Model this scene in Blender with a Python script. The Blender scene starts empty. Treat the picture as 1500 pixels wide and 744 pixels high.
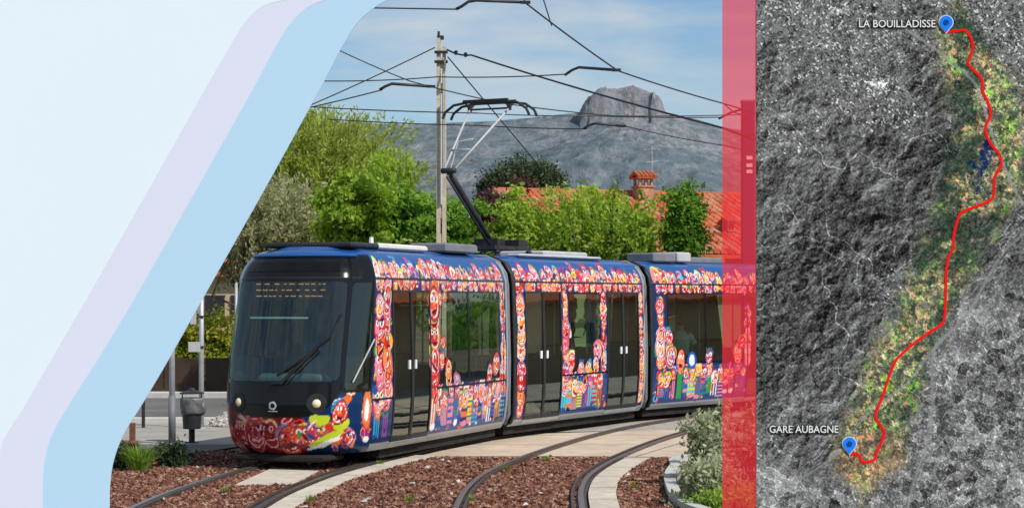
import bpy, math, random
import numpy as np
from mathutils import Vector, Matrix

random.seed(7); RNG = np.random.default_rng(7)
SC = bpy.context.scene
COL = SC.collection
PI = math.pi
# ------------------------------------------------------------------ camera model
F, CX, CY, H = 2900.0, 750.0, 438.0, 2.55        # focal length and horizon of the 1500 x 744 photograph
def at(x, y, Y):  return np.array([(x-CX)*Y/F, Y, H+(CY-y)*Y/F])
def gnd(x, y, z=0.0):
    Y = (H-z)*F/(y-CY); return np.array([(x-CX)*Y/F, Y, z])

# ------------------------------------------------------------------ object helpers
def tag(o, label=None, cat=None, group=None, kind=None):
    if label: o['label'] = label
    if cat: o['category'] = cat
    if group: o['group'] = group
    if kind: o['kind'] = kind
    return o
def empty(name, loc, rz=0.0, label=None, cat=None, group=None):
    o = bpy.data.objects.new(name, None); COL.objects.link(o)
    o.location = loc; o.rotation_euler = (0, 0, rz); o.empty_display_size = 0.2
    return tag(o, label, cat, group)
def link(name, me, mats=(), parent=None, loc=None, rz=None):
    o = bpy.data.objects.new(name, me); COL.objects.link(o)
    for m in (mats if isinstance(mats, (list, tuple)) else [mats]): me.materials.append(m)
    if parent is not None: o.parent = parent
    if loc is not None: o.location = loc
    if rz is not None: o.rotation_euler = (0, 0, rz)
    return o
def copy_tree(o, parent=None):
    c = o.copy(); COL.objects.link(c)
    if parent is not None: c.parent = parent
    for ch in list(o.children): copy_tree(ch, c)
    return c

def np_mesh(name, V, Fq, smooth=False, colors=None, tone=None, mat_idx=None):
    """V (n,3); Fq list of arrays, each (m,k)"""
    V = np.asarray(V, dtype=np.float32)
    if isinstance(Fq, np.ndarray): Fq = [Fq]
    Fq = [np.asarray(f, dtype=np.int32) for f in Fq if len(f)]
    me = bpy.data.meshes.new(name)
    nl = sum(f.size for f in Fq); nf = sum(len(f) for f in Fq)
    me.vertices.add(len(V)); me.vertices.foreach_set('co', V.ravel())
    me.loops.add(nl); me.polygons.add(nf)
    me.loops.foreach_set('vertex_index', np.concatenate([f.ravel() for f in Fq]))
    tot = np.concatenate([np.full(len(f), f.shape[1], np.int32) for f in Fq])
    st = np.concatenate([[0], np.cumsum(tot)[:-1]]).astype(np.int32)
    me.polygons.foreach_set('loop_start', st)
    try: me.polygons.foreach_set('loop_total', tot)
    except Exception: pass
    if mat_idx is not None: me.polygons.foreach_set('material_index', np.asarray(mat_idx, np.int32))
    me.update(calc_edges=True)
    me.polygons.foreach_set('use_smooth', np.full(nf, bool(smooth)))
    if colors is not None:
        a = me.color_attributes.new('paint', 'FLOAT_COLOR', 'POINT')
        c = np.ones((len(V), 4), np.float32); c[:, :3] = colors
        a.data.foreach_set('color', c.ravel())
    if tone is not None:
        a = me.attributes.new('tone', 'FLOAT', 'POINT'); a.data.foreach_set('value', np.asarray(tone, np.float32))
    me.validate(); me.update()
    return me

class MB:
    """collects shapes, then links them as ONE mesh object"""
    def __init__(s): s.v = []; s.f = []; s.mi = []; s.n = 0; s.cur = 0
    def mat(s, i): s.cur = i; return s
    def add(s, V, Fs):
        V = np.asarray(V, float).reshape(-1, 3)
        for f in Fs: s.f.append([i+s.n for i in f]); s.mi.append(s.cur)
        s.v.append(V); s.n += len(V); return s
    def box(s, c, size, rz=0.0, taper=1.0, bev=0.0):
        x, y, z = [d/2 for d in size]
        if bev > 0:
            b = min(bev, x*.9, y*.9, z*.9)
            def ring(zz, k): return [(-x+k,-y,zz),(x-k,-y,zz),(x,-y+k,zz),(x,y-k,zz),(x-k,y,zz),(-x+k,y,zz),(-x,y-k,zz),(-x,-y+k,zz)]
            def sh(r): return [(px*(1-b/x) if abs(px)>0 else px, py*(1-b/y), pz) for px, py, pz in r]
            V = sh(ring(-z, b))+ring(-z+b, b)+ring(z-b, b)+sh(ring(z, b))
            Fs = [[7,6,5,4,3,2,1,0],[24,25,26,27,28,29,30,31]]
            for k in range(3):
                for i in range(8): j = (i+1) % 8; Fs.append([k*8+i, k*8+j, k*8+8+j, k*8+8+i])
        else:
            V = [(-x,-y,-z),(x,-y,-z),(x,y,-z),(-x,y,-z)]+[(px*taper,py*taper,z) for px,py in ((-x,-y),(x,-y),(x,y),(-x,y))]
            Fs = [[3,2,1,0],[4,5,6,7],[0,1,5,4],[1,2,6,5],[2,3,7,6],[3,0,4,7]]
        V = np.array(V, float); ca, sa = math.cos(rz), math.sin(rz)
        V = np.stack([V[:,0]*ca-V[:,1]*sa, V[:,0]*sa+V[:,1]*ca, V[:,2]], 1)+np.asarray(c, float)
        return s.add(V, Fs)
    def tube(s, pts, r, n=8, cap=True):
        P = np.asarray(pts, float); m = len(P)
        R = np.broadcast_to(np.asarray(r, float), (m,))
        T = np.gradient(P, axis=0) if m > 2 else np.repeat((P[1]-P[0])[None], 2, 0)
        T /= np.linalg.norm(T, axis=1)[:, None]+1e-12
        up = np.array([0, 0, 1.0]) if abs(T[0][2]) < .9 else np.array([1.0, 0, 0])
        V = []
        u = np.cross(T[0], up); u /= np.linalg.norm(u)
        for i in range(m):
            u = u-T[i]*np.dot(u, T[i]); u /= np.linalg.norm(u); w = np.cross(T[i], u)
            a = np.arange(n)*2*PI/n
            V.append(P[i]+R[i]*(np.cos(a)[:, None]*u+np.sin(a)[:, None]*w))
        Fs = []
        for i in range(m-1):
            for k in range(n): j = (k+1) % n; Fs.append([i*n+k, (i+1)*n+k, (i+1)*n+j, i*n+j][::-1])
        if cap: Fs.append(list(range(n))[::-1]); Fs.append([(m-1)*n+k for k in range(n)])
        return s.add(np.concatenate(V), Fs)
    def lathe(s, c, prof, n=20, axis='z'):
        V = []; m = len(prof)
        for (r, h) in prof:
            for k in range(n):
                a = 2*PI*k/n; p = (r*math.cos(a), r*math.sin(a), h)
                if axis == 'y': p = (p[0], h, p[1])
                V.append(p)
        Fs = []
        for i in range(m-1):
            for k in range(n): j = (k+1) % n; Fs.append([i*n+k, i*n+j, (i+1)*n+j, (i+1)*n+k])
        if prof[0][0] > 1e-6: Fs.append(list(range(n))[::-1])
        if prof[-1][0] > 1e-6: Fs.append([(m-1)*n+k for k in range(n)])
        return s.add(np.array(V)+np.asarray(c, float), Fs)
    def prism(s, poly, o, u, w, t):
        """polygon (2d) in plane o+u*a+w*b, extruded by vector t"""
        o, u, w, t = [np.asarray(q, float) for q in (o, u, w, t)]
        A = np.array([o+u*a+w*b for a, b in poly]); n = len(poly)
        Fs = [list(range(n)), [n+i for i in range(n)][::-1]]
        for i in range(n): j = (i+1) % n; Fs.append([i, n+i, n+j, j])
        return s.add(np.concatenate([A, A+t]), Fs)
    def build(s, name, mats, parent=None, loc=None, rz=None, smooth=False):
        V = np.concatenate(s.v); by = {}
        for f, mi in zip(s.f, s.mi): by.setdefault(len(f), []).append((f, mi))
        Fq = [np.array([f for f, _ in L]) for L in by.values()]
        mi = np.concatenate([[m for _, m in L] for L in by.values()])
        me = np_mesh(name, V, Fq, smooth, mat_idx=mi)
        if smooth == 'auto':
            pass
        return link(name, me, mats, parent, loc, rz)

# ------------------------------------------------------------------ materials
def lin(r, g, b): return tuple(((c/255)/12.92 if c/255 <= .04045 else ((c/255+.055)/1.055)**2.4) for c in (r, g, b))
class NT:
    def __init__(s, name):
        s.m = bpy.data.materials.new(name); s.m.use_nodes = True; s.t = s.m.node_tree; s.t.nodes.clear()
        s.out = s.t.nodes.new('ShaderNodeOutputMaterial')
    def n(s, typ, **kw):
        nd = s.t.nodes.new(typ)
        for k, v in kw.items():
            if k in nd.inputs: 
                nd.inputs[k].default_value = v
            else: setattr(nd, k, v)
        return nd
    def l(s, a, b): s.t.links.new(a, b)
def c4(c): return (c[0], c[1], c[2], 1)

def noisy(name, c1, c2, scale=3.0, rough=.8, detail=6, c3=None, scale3=40, amt3=.35, bump=0.0, bscale=60, metal=0.0, spec=.3, coord='Object', dist=0.0):
    k = NT(name); tc = k.n('ShaderNodeTexCoord'); o = tc.outputs[coord]
    nz = k.n('ShaderNodeTexNoise', Scale=scale, Detail=detail, Roughness=.6, Distortion=dist); k.l(o, nz.inputs['Vector'])
    rp = k.n('ShaderNodeValToRGB'); rp.color_ramp.elements[0].position = .32; rp.color_ramp.elements[1].position = .68
    rp.color_ramp.elements[0].color = c4(c1); rp.color_ramp.elements[1].color = c4(c2); k.l(nz.outputs['Fac'], rp.inputs['Fac'])
    col = rp.outputs['Color']
    if c3 is not None:
        n3 = k.n('ShaderNodeTexNoise', Scale=scale3, Detail=4, Roughness=.7); k.l(o, n3.inputs['Vector'])
        r3 = k.n('ShaderNodeMapRange'); r3.inputs['From Min'].default_value = .45; r3.inputs['From Max'].default_value = .7; r3.inputs['To Max'].default_value = amt3
        k.l(n3.outputs['Fac'], r3.inputs['Value'])
        mx = k.n('ShaderNodeMixRGB'); mx.inputs['Color2'].default_value = c4(c3); k.l(col, mx.inputs['Color1']); k.l(r3.outputs['Result'], mx.inputs['Fac']); col = mx.outputs['Color']
    b = k.n('ShaderNodeBsdfPrincipled', Roughness=rough, Metallic=metal); b.inputs['Specular IOR Level'].default_value = spec
    k.l(col, b.inputs['Base Color'])
    if bump > 0:
        nb = k.n('ShaderNodeTexNoise', Scale=bscale, Detail=5); k.l(o, nb.inputs['Vector'])
        bp = k.n('ShaderNodeBump', Strength=bump, Distance=.02); k.l(nb.outputs['Fac'], bp.inputs['Height']); k.l(bp.outputs['Normal'], b.inputs['Normal'])
    k.l(b.outputs[0], k.out.inputs['Surface']); return k.m

def painted(name, rough=.3, spec=.5, coat=0.0, mottle=.12):
    k = NT(name); a = k.n('ShaderNodeAttribute', attribute_name='paint')
    tc = k.n('ShaderNodeTexCoord'); nz = k.n('ShaderNodeTexNoise', Scale=1.7, Detail=6); k.l(tc.outputs['Object'], nz.inputs['Vector'])
    mr = k.n('ShaderNodeMapRange'); mr.inputs['To Min'].default_value = 1-mottle; mr.inputs['To Max'].default_value = 1+mottle*.4; k.l(nz.outputs['Fac'], mr.inputs['Value'])
    mx = k.n('ShaderNodeVectorMath', operation='SCALE'); k.l(a.outputs['Color'], mx.inputs[0]); k.l(mr.outputs['Result'], mx.inputs['Scale'])
    b = k.n('ShaderNodeBsdfPrincipled', Roughness=rough); b.inputs['Specular IOR Level'].default_value = spec; b.inputs['Coat Weight'].default_value = coat; b.inputs['Coat Roughness'].default_value = .06
    k.l(mx.outputs[0], b.inputs['Base Color']); k.l(b.outputs[0], k.out.inputs['Surface']); return k.m

def glass(name, tint, refl=.28, trans=.55, wob=.0):
    k = NT(name)
    tr = k.n('ShaderNodeBsdfTransparent', Color=c4(tint)); gl = k.n('ShaderNodeBsdfGlossy', Roughness=.015, Color=(.9, 1, .92, 1))
    lw = k.n('ShaderNodeLayerWeight', Blend=.35); mr = k.n('ShaderNodeMapRange'); mr.inputs['To Min'].default_value = refl*.35; mr.inputs['To Max'].default_value = min(1, refl*2.4)
    k.l(lw.outputs['Fresnel'], mr.inputs['Value'])
    tc = k.n('ShaderNodeTexCoord'); nz = k.n('ShaderNodeTexNoise', Scale=1.3, Detail=2); k.l(tc.outputs['Object'], nz.inputs['Vector'])
    bp = k.n('ShaderNodeBump', Strength=.06, Distance=.05); k.l(nz.outputs['Fac'], bp.inputs['Height']); k.l(bp.outputs['Normal'], gl.inputs['Normal'])
    mx = k.n('ShaderNodeMixShader'); k.l(mr.outputs['Result'], mx.inputs[0]); k.l(tr.outputs[0], mx.inputs[1]); k.l(gl.outputs[0], mx.inputs[2])
    k.l(mx.outputs[0], k.out.inputs['Surface']); return k.m

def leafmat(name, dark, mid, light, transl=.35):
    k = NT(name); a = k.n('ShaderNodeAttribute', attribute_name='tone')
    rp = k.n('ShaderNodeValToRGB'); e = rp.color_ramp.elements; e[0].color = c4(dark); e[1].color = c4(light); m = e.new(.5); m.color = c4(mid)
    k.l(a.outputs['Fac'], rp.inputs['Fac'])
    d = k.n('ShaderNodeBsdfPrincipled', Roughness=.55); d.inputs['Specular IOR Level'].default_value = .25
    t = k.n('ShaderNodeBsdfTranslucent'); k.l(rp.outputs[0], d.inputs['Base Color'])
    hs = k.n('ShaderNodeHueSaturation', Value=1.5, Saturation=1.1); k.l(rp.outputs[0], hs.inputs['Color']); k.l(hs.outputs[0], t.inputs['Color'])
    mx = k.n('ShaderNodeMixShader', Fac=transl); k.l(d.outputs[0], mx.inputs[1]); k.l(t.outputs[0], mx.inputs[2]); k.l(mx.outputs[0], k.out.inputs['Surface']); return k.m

M = {}
M['steel'] = noisy('steel', (.16,.16,.16), (.24,.24,.25), 6, .45, metal=.6, c3=(.12,.09,.07), amt3=.3)
M['rail'] = noisy('rail_steel', (.06,.045,.035), (.12,.10,.085), 8, .5, metal=.35, c3=(.10,.05,.03), amt3=.5)
M['rail_top'] = noisy('rail_running_surface', (.22,.21,.2), (.34,.32,.3), 12, .32, metal=.8)
M['galv'] = noisy('galvanised', (.38,.39,.41), (.5,.51,.53), 5, .5, metal=.3)
M['black'] = noisy('black_rubber', (.012,.012,.013), (.02,.02,.022), 5, .6)
M['dark'] = noisy('dark_paint', (.02,.02,.022), (.035,.035,.038), 7, .45)
M['under'] = noisy('underframe', (.012,.011,.010), (.03,.026,.022), 6, .9)
M['grey'] = noisy('grey_paint', (.15,.155,.165), (.2,.205,.215), 4, .5)
M['lightgrey'] = noisy('light_grey_paint', (.42,.42,.43), (.52,.52,.52), 3, .55, c3=(.25,.24,.22), amt3=.3)
M['cream'] = noisy('cream_fairing', (.62,.61,.57), (.72,.71,.67), 2, .5, c3=(.4,.38,.33), amt3=.25, scale3=9)
M['white'] = noisy('white_paint', (.75,.75,.75), (.82,.82,.82), 4, .5)
M['concrete_pole'] = noisy('pole_concrete', (.50,.42,.30), (.66,.57,.43), 2.5, .9, c3=(.2,.18,.15), amt3=.5, scale3=14, bump=.2)
M['concrete'] = noisy('slab_concrete', (.53,.42,.30), (.66,.54,.41), .55, .9, c3=(.25,.21,.17), amt3=.42, scale3=2.4, bump=.25, bscale=45)
M['strip'] = noisy('strip_concrete', (.53,.46,.36), (.68,.61,.50), 1.3, .9, c3=(.24,.20,.16), amt3=.4, scale3=7, bump=.25)
M['paving'] = noisy('pavement_concrete', (.33,.30,.26), (.42,.39,.34), .8, .9, c3=(.22,.2,.18), amt3=.4, scale3=4, bump=.2)
M['asphalt'] = noisy('asphalt', (.13,.125,.115), (.19,.18,.165), .5, .95, c3=(.08,.08,.08), amt3=.4, scale3=6, bump=.3, bscale=90)
M['roadfar'] = noisy('worn_road', (.36,.33,.285), (.47,.43,.375), .45, .95, c3=(.18,.17,.16), amt3=.5, scale3=3, bump=.25, bscale=70)
M['soil'] = noisy('soil', (.12,.09,.06), (.2,.16,.1), .2, 1, c3=(.07,.09,.03), amt3=.5, scale3=1.5)
M['bed'] = noisy('ballast_bed', (.035,.014,.011), (.085,.033,.025), 9, 1, c3=(.02,.01,.01), amt3=.6, bump=.8, bscale=25)
M['kerb'] = noisy('kerb_stone', (.46,.45,.42), (.6,.58,.54), 3, .9, c3=(.25,.24,.22), amt3=.4, bump=.2)
M['wallbrown'] = noisy('brown_panel', (.045,.026,.018), (.065,.038,.027), 1.5, .7)
M['rust'] = noisy('red_brown_paint', (.14,.05,.03), (.2,.08,.05), 9, .7)
M['render'] = noisy('ochre_render', (.45,.33,.2), (.55,.42,.27), .7, .95, c3=(.35,.25,.16), amt3=.4)
M['tile'] = noisy('terracotta_tile', (.36,.085,.035), (.56,.17,.075), 1.6, .85, c3=(.28,.10,.06), amt3=.6, scale3=5)
M['brick'] = noisy('chimney_brick', (.33,.14,.08), (.5,.26,.16), 5, .9, c3=(.5,.42,.33), amt3=.4, scale3=9)
M['wire'] = noisy('wire', (.03,.03,.035), (.055,.055,.06), 5, .5, metal=.3)
M['bark'] = noisy('bark', (.06,.045,.03), (.15,.12,.09), 6, .95, bump=.5, bscale=30)
M['bark_dark'] = noisy('dark_bark', (.03,.02,.015), (.07,.05,.035), 6, .95, bump=.5, bscale=30)
M['seat'] = noisy('seat_fabric', (.02,.05,.10), (.05,.10,.18), 8, .9)
M['interior'] = noisy('interior_panel', (.42,.44,.40), (.55,.57,.53), 3, .7)
M['cabdark'] = noisy('cab_dark', (.010,.013,.013), (.028,.034,.034), 4, .6)
M['dash'] = noisy('dashboard_grey', (.10,.125,.13), (.17,.2,.21), 4, .5)
M['skin'] = noisy('skin', (.38,.2,.13), (.46,.25,.17), 8, .6)
M['shirt'] = noisy('pale_green_shirt', (.42,.62,.55), (.52,.7,.62), 6, .9)
M['trousers'] = noisy('trousers', (.03,.035,.05), (.05,.055,.075), 6, .9)
M['hair'] = noisy('hair', (.02,.013,.008), (.05,.033,.02), 20, .6)
M['bag'] = noisy('bin_bag', (.07,.072,.075), (.22,.225,.23), 7, .4, bump=.8, bscale=12)
M['gravel_white'] = noisy('pale_gravel', (.36,.33,.28), (.55,.52,.46), 14, 1, c3=(.2,.18,.15), amt3=.6, bump=.8)
k_ = NT('amber_led'); e_ = k_.n('ShaderNodeEmission', Strength=.75, Color=(.95,.33,.05,1)); k_.l(e_.outputs[0], k_.out.inputs['Surface']); M['orange_led'] = k_.m
M['lamp'] = noisy('lamp_lens', (.80,.62,.36), (.9,.76,.5), 5, .15, spec=.7)
M['livery'] = painted('tram_paint', .16, .22, .12)
M['glass'] = glass('tram_glass', (.66,.76,.68), .46)
M['doorglass'] = glass('door_glass', (.52,.60,.54), .52)
M['cabglass'] = glass('cab_side_glass', (.2,.26,.25), .22)
M['shield'] = glass('windscreen_glass', (.55,.78,.72), .19)
def flat_panel(name, c):
    return noisy(name, tuple(x*.985 for x in c), c, .5, .9, spec=.0)

# ------------------------------------------------------------------ sky, sun, camera
SUN = np.array([.76, -.65, 0]); SUN /= np.linalg.norm(SUN); ELEV = math.radians(43)
w = bpy.data.worlds.new('World'); SC.world = w; w.use_nodes = True; nt = w.node_tree; nt.nodes.clear()
def wn(t, **kw):
    nd = nt.nodes.new(t)
    for k_, v in kw.items():
        if k_ in nd.inputs: nd.inputs[k_].default_value = v
        else: setattr(nd, k_, v)
    return nd
sky = wn('ShaderNodeTexSky'); sky.sky_type = 'NISHITA'; sky.sun_disc = False; sky.sun_elevation = ELEV
sky.sun_rotation = math.atan2(SUN[0], SUN[1]); sky.air_density = 1.0; sky.dust_density = .6; sky.ozone_density = 2.0
tc = wn('ShaderNodeTexCoord')
mp = wn('ShaderNodeMapping'); mp.inputs['Scale'].default_value = (7, 7, 30); mp.inputs['Rotation'].default_value = (0, .12, 0); nt.links.new(tc.outputs['Generated'], mp.inputs['Vector'])
nz = wn('ShaderNodeTexNoise', Scale=1.3, Detail=8, Roughness=.55, Distortion=.3); nt.links.new(mp.outputs[0], nz.inputs['Vector'])
mr = wn('ShaderNodeMapRange'); mr.inputs['From Min'].default_value = .36; mr.inputs['From Max'].default_value = .68; mr.inputs['To Max'].default_value = .85; nt.links.new(nz.outputs['Fac'], mr.inputs['Value'])
tint = wn('ShaderNodeMixRGB', blend_type='MULTIPLY'); tint.inputs['Fac'].default_value = 1; tint.inputs['Color2'].default_value = (.94, 1.10, 1.24, 1)
nt.links.new(sky.outputs[0], tint.inputs['Color1'])
cl = wn('ShaderNodeMixRGB'); cl.inputs['Color2'].default_value = (6.5, 7.2, 7.7, 1)
nt.links.new(mr.outputs[0], cl.inputs['Fac']); nt.links.new(tint.outputs[0], cl.inputs['Color1'])
bg = wn('ShaderNodeBackground', Strength=.09); nt.links.new(cl.outputs[0], bg.inputs['Color'])
wo = wn('ShaderNodeOutputWorld'); nt.links.new(bg.outputs[0], wo.inputs['Surface'])
ld = bpy.data.lights.new('sun', 'SUN'); ld.energy = 4.2; ld.angle = math.radians(.5); ld.color = (1, .955, .89)
sun = bpy.data.objects.new('sun', ld); COL.objects.link(sun)
sd = Vector((SUN[0]*math.cos(ELEV), SUN[1]*math.cos(ELEV), math.sin(ELEV)))
sun.rotation_euler = sd.to_track_quat('Z', 'Y').to_euler(); sun.location = (20, -20, 40)
cd = bpy.data.cameras.new('camera'); cam = bpy.data.objects.new('camera', cd); COL.objects.link(cam); SC.camera = cam
cam.location = (0, 0, H); cam.rotation_euler = (PI/2, 0, 0); cd.sensor_width = 36; cd.lens = F/1500*36
cd.shift_y = (CY-372)/1500; cd.clip_start = .1; cd.clip_end = 40000
SC.view_settings.view_transform = 'Standard'; SC.view_settings.look = 'None'; SC.view_settings.exposure = 0; SC.view_settings.gamma = 1

# ------------------------------------------------------------------ ground sheets
def sheet(name, pts, z, mat, kind='structure', cell=None):
    pts = [(p[0], p[1], z) for p in pts]
    o = link(name, np_mesh(name, pts, np.array([list(range(len(pts)))])), mat); tag(o, kind=kind); return o
sheet('ground', [(-9000,-6000),(9000,-6000),(9000,12000),(-9000,12000)], -.03, M['soil'])
sheet('road', [(-60,40.9),(-1.5,40.9),(5.5,47.5),(60,47.5),(60,60),(14,60),(8,53),(-4,51.2),(-60,51.2)], -.004, M['asphalt'])
sheet('track_bed', [(-7.5,15),(9,15),(9,31.9),(-1.5,32.2),(2.6,41),(12,52),(9.5,54),(.4,43.5),(-3.2,37),(-5.2,31.2),(-6.7,28.0)], -.012, M['bed'])

def spline(P, n=60):
    P = np.asarray(P, float); Q = np.vstack([2*P[0]-P[1], P, 2*P[-1]-P[-2]]); out = []
    for i in range(len(P)-1):
        a, b, c, d = Q[i:i+4]
        for t in np.linspace(0, 1, n, endpoint=False):
            out.append(.5*((2*b)+(-a+c)*t+(2*a-5*b+4*c-d)*t*t+(-a+3*b-3*c+d)*t**3))
    out.append(P[-1]); return np.array(out)
def offset(C, d):
    T = np.gradient(C, axis=0); T /= np.linalg.norm(T, axis=1)[:, None]
    return C+np.stack([T[:, 1], -T[:, 0]], 1)*d
def ribbon(mb, C, prof):
    """sweep an open/closed section [(offset, z)...] along a plan curve"""
    rows = [np.column_stack([offset(C, a), np.full(len(C), z)]) for a, z in prof]
    n = len(C); V = np.concatenate(rows); Fs = []
    for k in range(len(prof)-1):
        for i in range(n-1): Fs.append([k*n+i, k*n+i+1, (k+1)*n+i+1, (k+1)*n+i])
    mb.add(V, Fs)
TRACK_A = spline([(-3.92,14),(-3.9,20),(-3.8,24.2),(-3.62,26.5),(-3.22,29.1),(-2.45,32),(-1.15,35.9),(1.75,41.5),(5.4,46.7),(12,53),(20,58)], 14)
TRACK_B = spline([(.55,12),(.1,19),(.07,22),(.09,24.2),(.17,26.4),(.42,28.8),(1.05,32),(2.15,36.2),(3.6,40.2),(6.2,45.0),(11,51),(19,57)], 14)
def rail(C, side, label, check):
    R = offset(C, side*.76)
    m = MB(); ribbon(m, R, [(-.045,-.03),(-.045,.028),(.045,.028),(.045,-.03)]) if False else None
    m.mat(0); ribbon(m, R, [(-.075,-.02),(-.075,.004),(-.037,.010),(-.037,.052)]); ribbon(m, R, [(.037,.052),(.037,.010),(.075,.004),(.075,-.02)])
    m.mat(1); ribbon(m, R, [(-.037,.052),(-.02,.056),(.02,.056),(.037,.052)])
    o = m.build('rail', [M['rail'], M['rail_top']]); tag(o, label, 'rail', 'grooved tram rails')
    if check:
        g = MB(); q = -side*.105; ribbon(g, R, [(q-.022,-.02),(q-.022,.06),(q+.022,.06),(q+.022,-.02)]); g.build('check_rail', M['rail'], o)
    return o
rail(TRACK_A, -1, 'steel rail under the left side of the tram, leftmost in the ballast', True)
rail(TRACK_A, 1, 'steel rail beside the long concrete strip leading to the tram', True)
rail(TRACK_B, -1, 'curving empty rail in the middle of the red ballast', True)
rail(TRACK_B, 1, 'curving empty rail against the wide pale concrete edging on the right', True)

# crossing slab, strips
def poly_sheet(name, P, z, mat): return sheet(name, P, z, mat)
EA = offset(TRACK_A, 1.0)
def between(C, y0, y1): return [tuple(p) for p in C if y0 <= p[1] <= y1]
rightA = between(offset(TRACK_A, .9), 31.9, 52)
slab = [rightA[0]]+[(1.2,31.95),(4.6,31.5),(9,31.3),(9,39.6),(4.4,39.0)]+[p for p in reversed(rightA) if p[1] < 37.6]
sheet('crossing', slab[:-1] if slab[-1]==slab[0] else slab, .018, M['concrete'])
far = [p for p in rightA if p[1] >= 37.5]
sheet('worn_road', [far[0]]+[(4.4,38.9),(9,39.5),(24,40.5),(24,50.5)]+list(reversed(far))[:-1], .012, M['roadfar'])
# slab face and joints
mb = MB()
mb.prism([(0,0),(0,.05),(.05,.05),(.05,0)], (rightA[0][0],31.87,-.03), (0,1,0), (0,0,1), (10,-.6,0))
tag(mb.build('crossing_edge', M['strip']), kind='structure')
mb = MB()
for x0,y0,x1,y1 in ((-1.3,34.6,8.8,34.2),(2.0,31.9,4.3,38.9),(5.6,31.6,8.2,39.1),(-.2,36.9,8.8,36.7)):
    d = np.array([x1-x0,y1-y0]); n = np.array([-d[1],d[0]])/np.linalg.norm(d)*.012
    mb.add([(x0+n[0],y0+n[1],.0225),(x0-n[0],y0-n[1],.0225),(x1-n[0],y1-n[1],.0225),(x1+n[0],y1+n[1],.0225)], [[0,1,2,3]])
tag(mb.build('crossing_joints', M['asphalt']), kind='structure')
def strip(C, a0, a1, y0, y1, name):
    Cc = np.array([p for p in C if y0 <= p[1] <= y1]); m = MB(); ribbon(m, Cc, [(a0,-.03),(a0,.034),(a1,.034),(a1,-.03)]); return tag(m.build(name, M['strip']), kind='structure')
strip(TRACK_A, .86, 1.17, 14, 32.4, 'concrete_strip')
strip(TRACK_B, .86, 1.22, 12, 31.9, 'concrete_edging')
m = MB()
for C, a0, a1, y0, y1 in ((TRACK_A,.865,1.165,20,32),(TRACK_B,.865,1.215,20,31.6)):
    A_, B_ = offset(C, a0), offset(C, a1); last = None
    for p_, q_ in zip(A_, B_):
        if y0 <= p_[1] <= y1 and (last is None or np.hypot(*(p_-last)) > 1.5):
            last = p_; t_ = np.array([0, .012]); m.add([(*(p_-t_),.0355),(*(q_-t_),.0355),(*(q_+t_),.0355),(*(p_+t_),.0355)], [[0,1,2,3]])
tag(m.build('strip_joints', M['asphalt']), kind='structure')
m = MB(); pad = [gnd(345,712),gnd(432,712-2),gnd(470,690),gnd(400,687)]
m.prism([(p[0],p[1]) for p in pad], (0,0,-.02), (1,0,0), (0,1,0), (0,0,.05)); tag(m.build('concrete_pad', M['strip']), kind='structure')

# left side: pavement, kerbs, gravel bed
sheet('pavement', [(-60,34.8),(-4.6,34.8),(-2.0,40.75),(-60,40.75)], .0, M['paving'])
sheet('dark_path', [(-60,30.6),(-6.05,30.6),(-4.6,34.78),(-60,34.78)], -.002, M['asphalt'])
m = MB(); m.box((-31,40.82,.04),(58,.16,.16),bev=.02); tag(m.build('kerb', M['kerb']), kind='structure')
m = MB(); m.box((-31,51.3,.06),(58,.2,.18),bev=.02); tag(m.build('kerb', M['kerb']), kind='structure')
sheet('verge', [(-60,51.42),(-3,51.42),(-3,53.3),(-60,53.3)], .03, M['gravel_white'])
sheet('gravel_bed', [(-20,26.0),(-6.5,26.6),(-6.0,28.4),(-5.75,30.6),(-20,30.6)], .004, M['gravel_white'])
for seg in (( -6.7,25.2,-5.75,30.6),):
    pass

# ------------------------------------------------------------------ scattered stones (stuff)
ICO_V = None
def stones(name, pts, size, mat, zoff=0.0, flat=.7):
    n = len(pts)
    t = (1+5**.5)/2
    base = np.array([(1,0,0),(-1,0,0),(0,1,0),(0,-1,0),(0,0,1),(0,0,-1)], float)
    fc = np.array([(0,2,4),(2,1,4),(1,3,4),(3,0,4),(2,0,5),(1,2,5),(3,1,5),(0,3,5)])
    s = size*(.4+1.2*RNG.beta(1.6,2.6,(n,1,1)))
    V = base[None]*RNG.uniform(.55,1.3,(n,6,1))+RNG.normal(0,.22,(n,6,3))
    a = RNG.uniform(0,2*PI,n); b = RNG.uniform(-.8,.8,n)
    Rz = np.zeros((n,3,3)); Rz[:,0,0]=np.cos(a);Rz[:,0,1]=-np.sin(a);Rz[:,1,0]=np.sin(a);Rz[:,1,1]=np.cos(a);Rz[:,2,2]=1
    Rx = np.zeros((n,3,3)); Rx[:,0,0]=1;Rx[:,1,1]=np.cos(b);Rx[:,1,2]=-np.sin(b);Rx[:,2,1]=np.sin(b);Rx[:,2,2]=np.cos(b)
    V = np.einsum('nij,nkj->nki', Rz@Rx, V)*s; V[:,:,2] *= flat
    V[:,:,:2] += pts[:,None,:2]; V[:,:,2] += zoff+(pts[:,None,2] if pts.shape[1]>2 else 0)
    Fq = (fc[None]+np.arange(n)[:,None,None]*6).reshape(-1,3)
    tone = np.repeat(RNG.uniform(0,1,n),6)
    return link(name, np_mesh(name, V.reshape(-1,3), Fq, tone=tone), mat)
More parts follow.
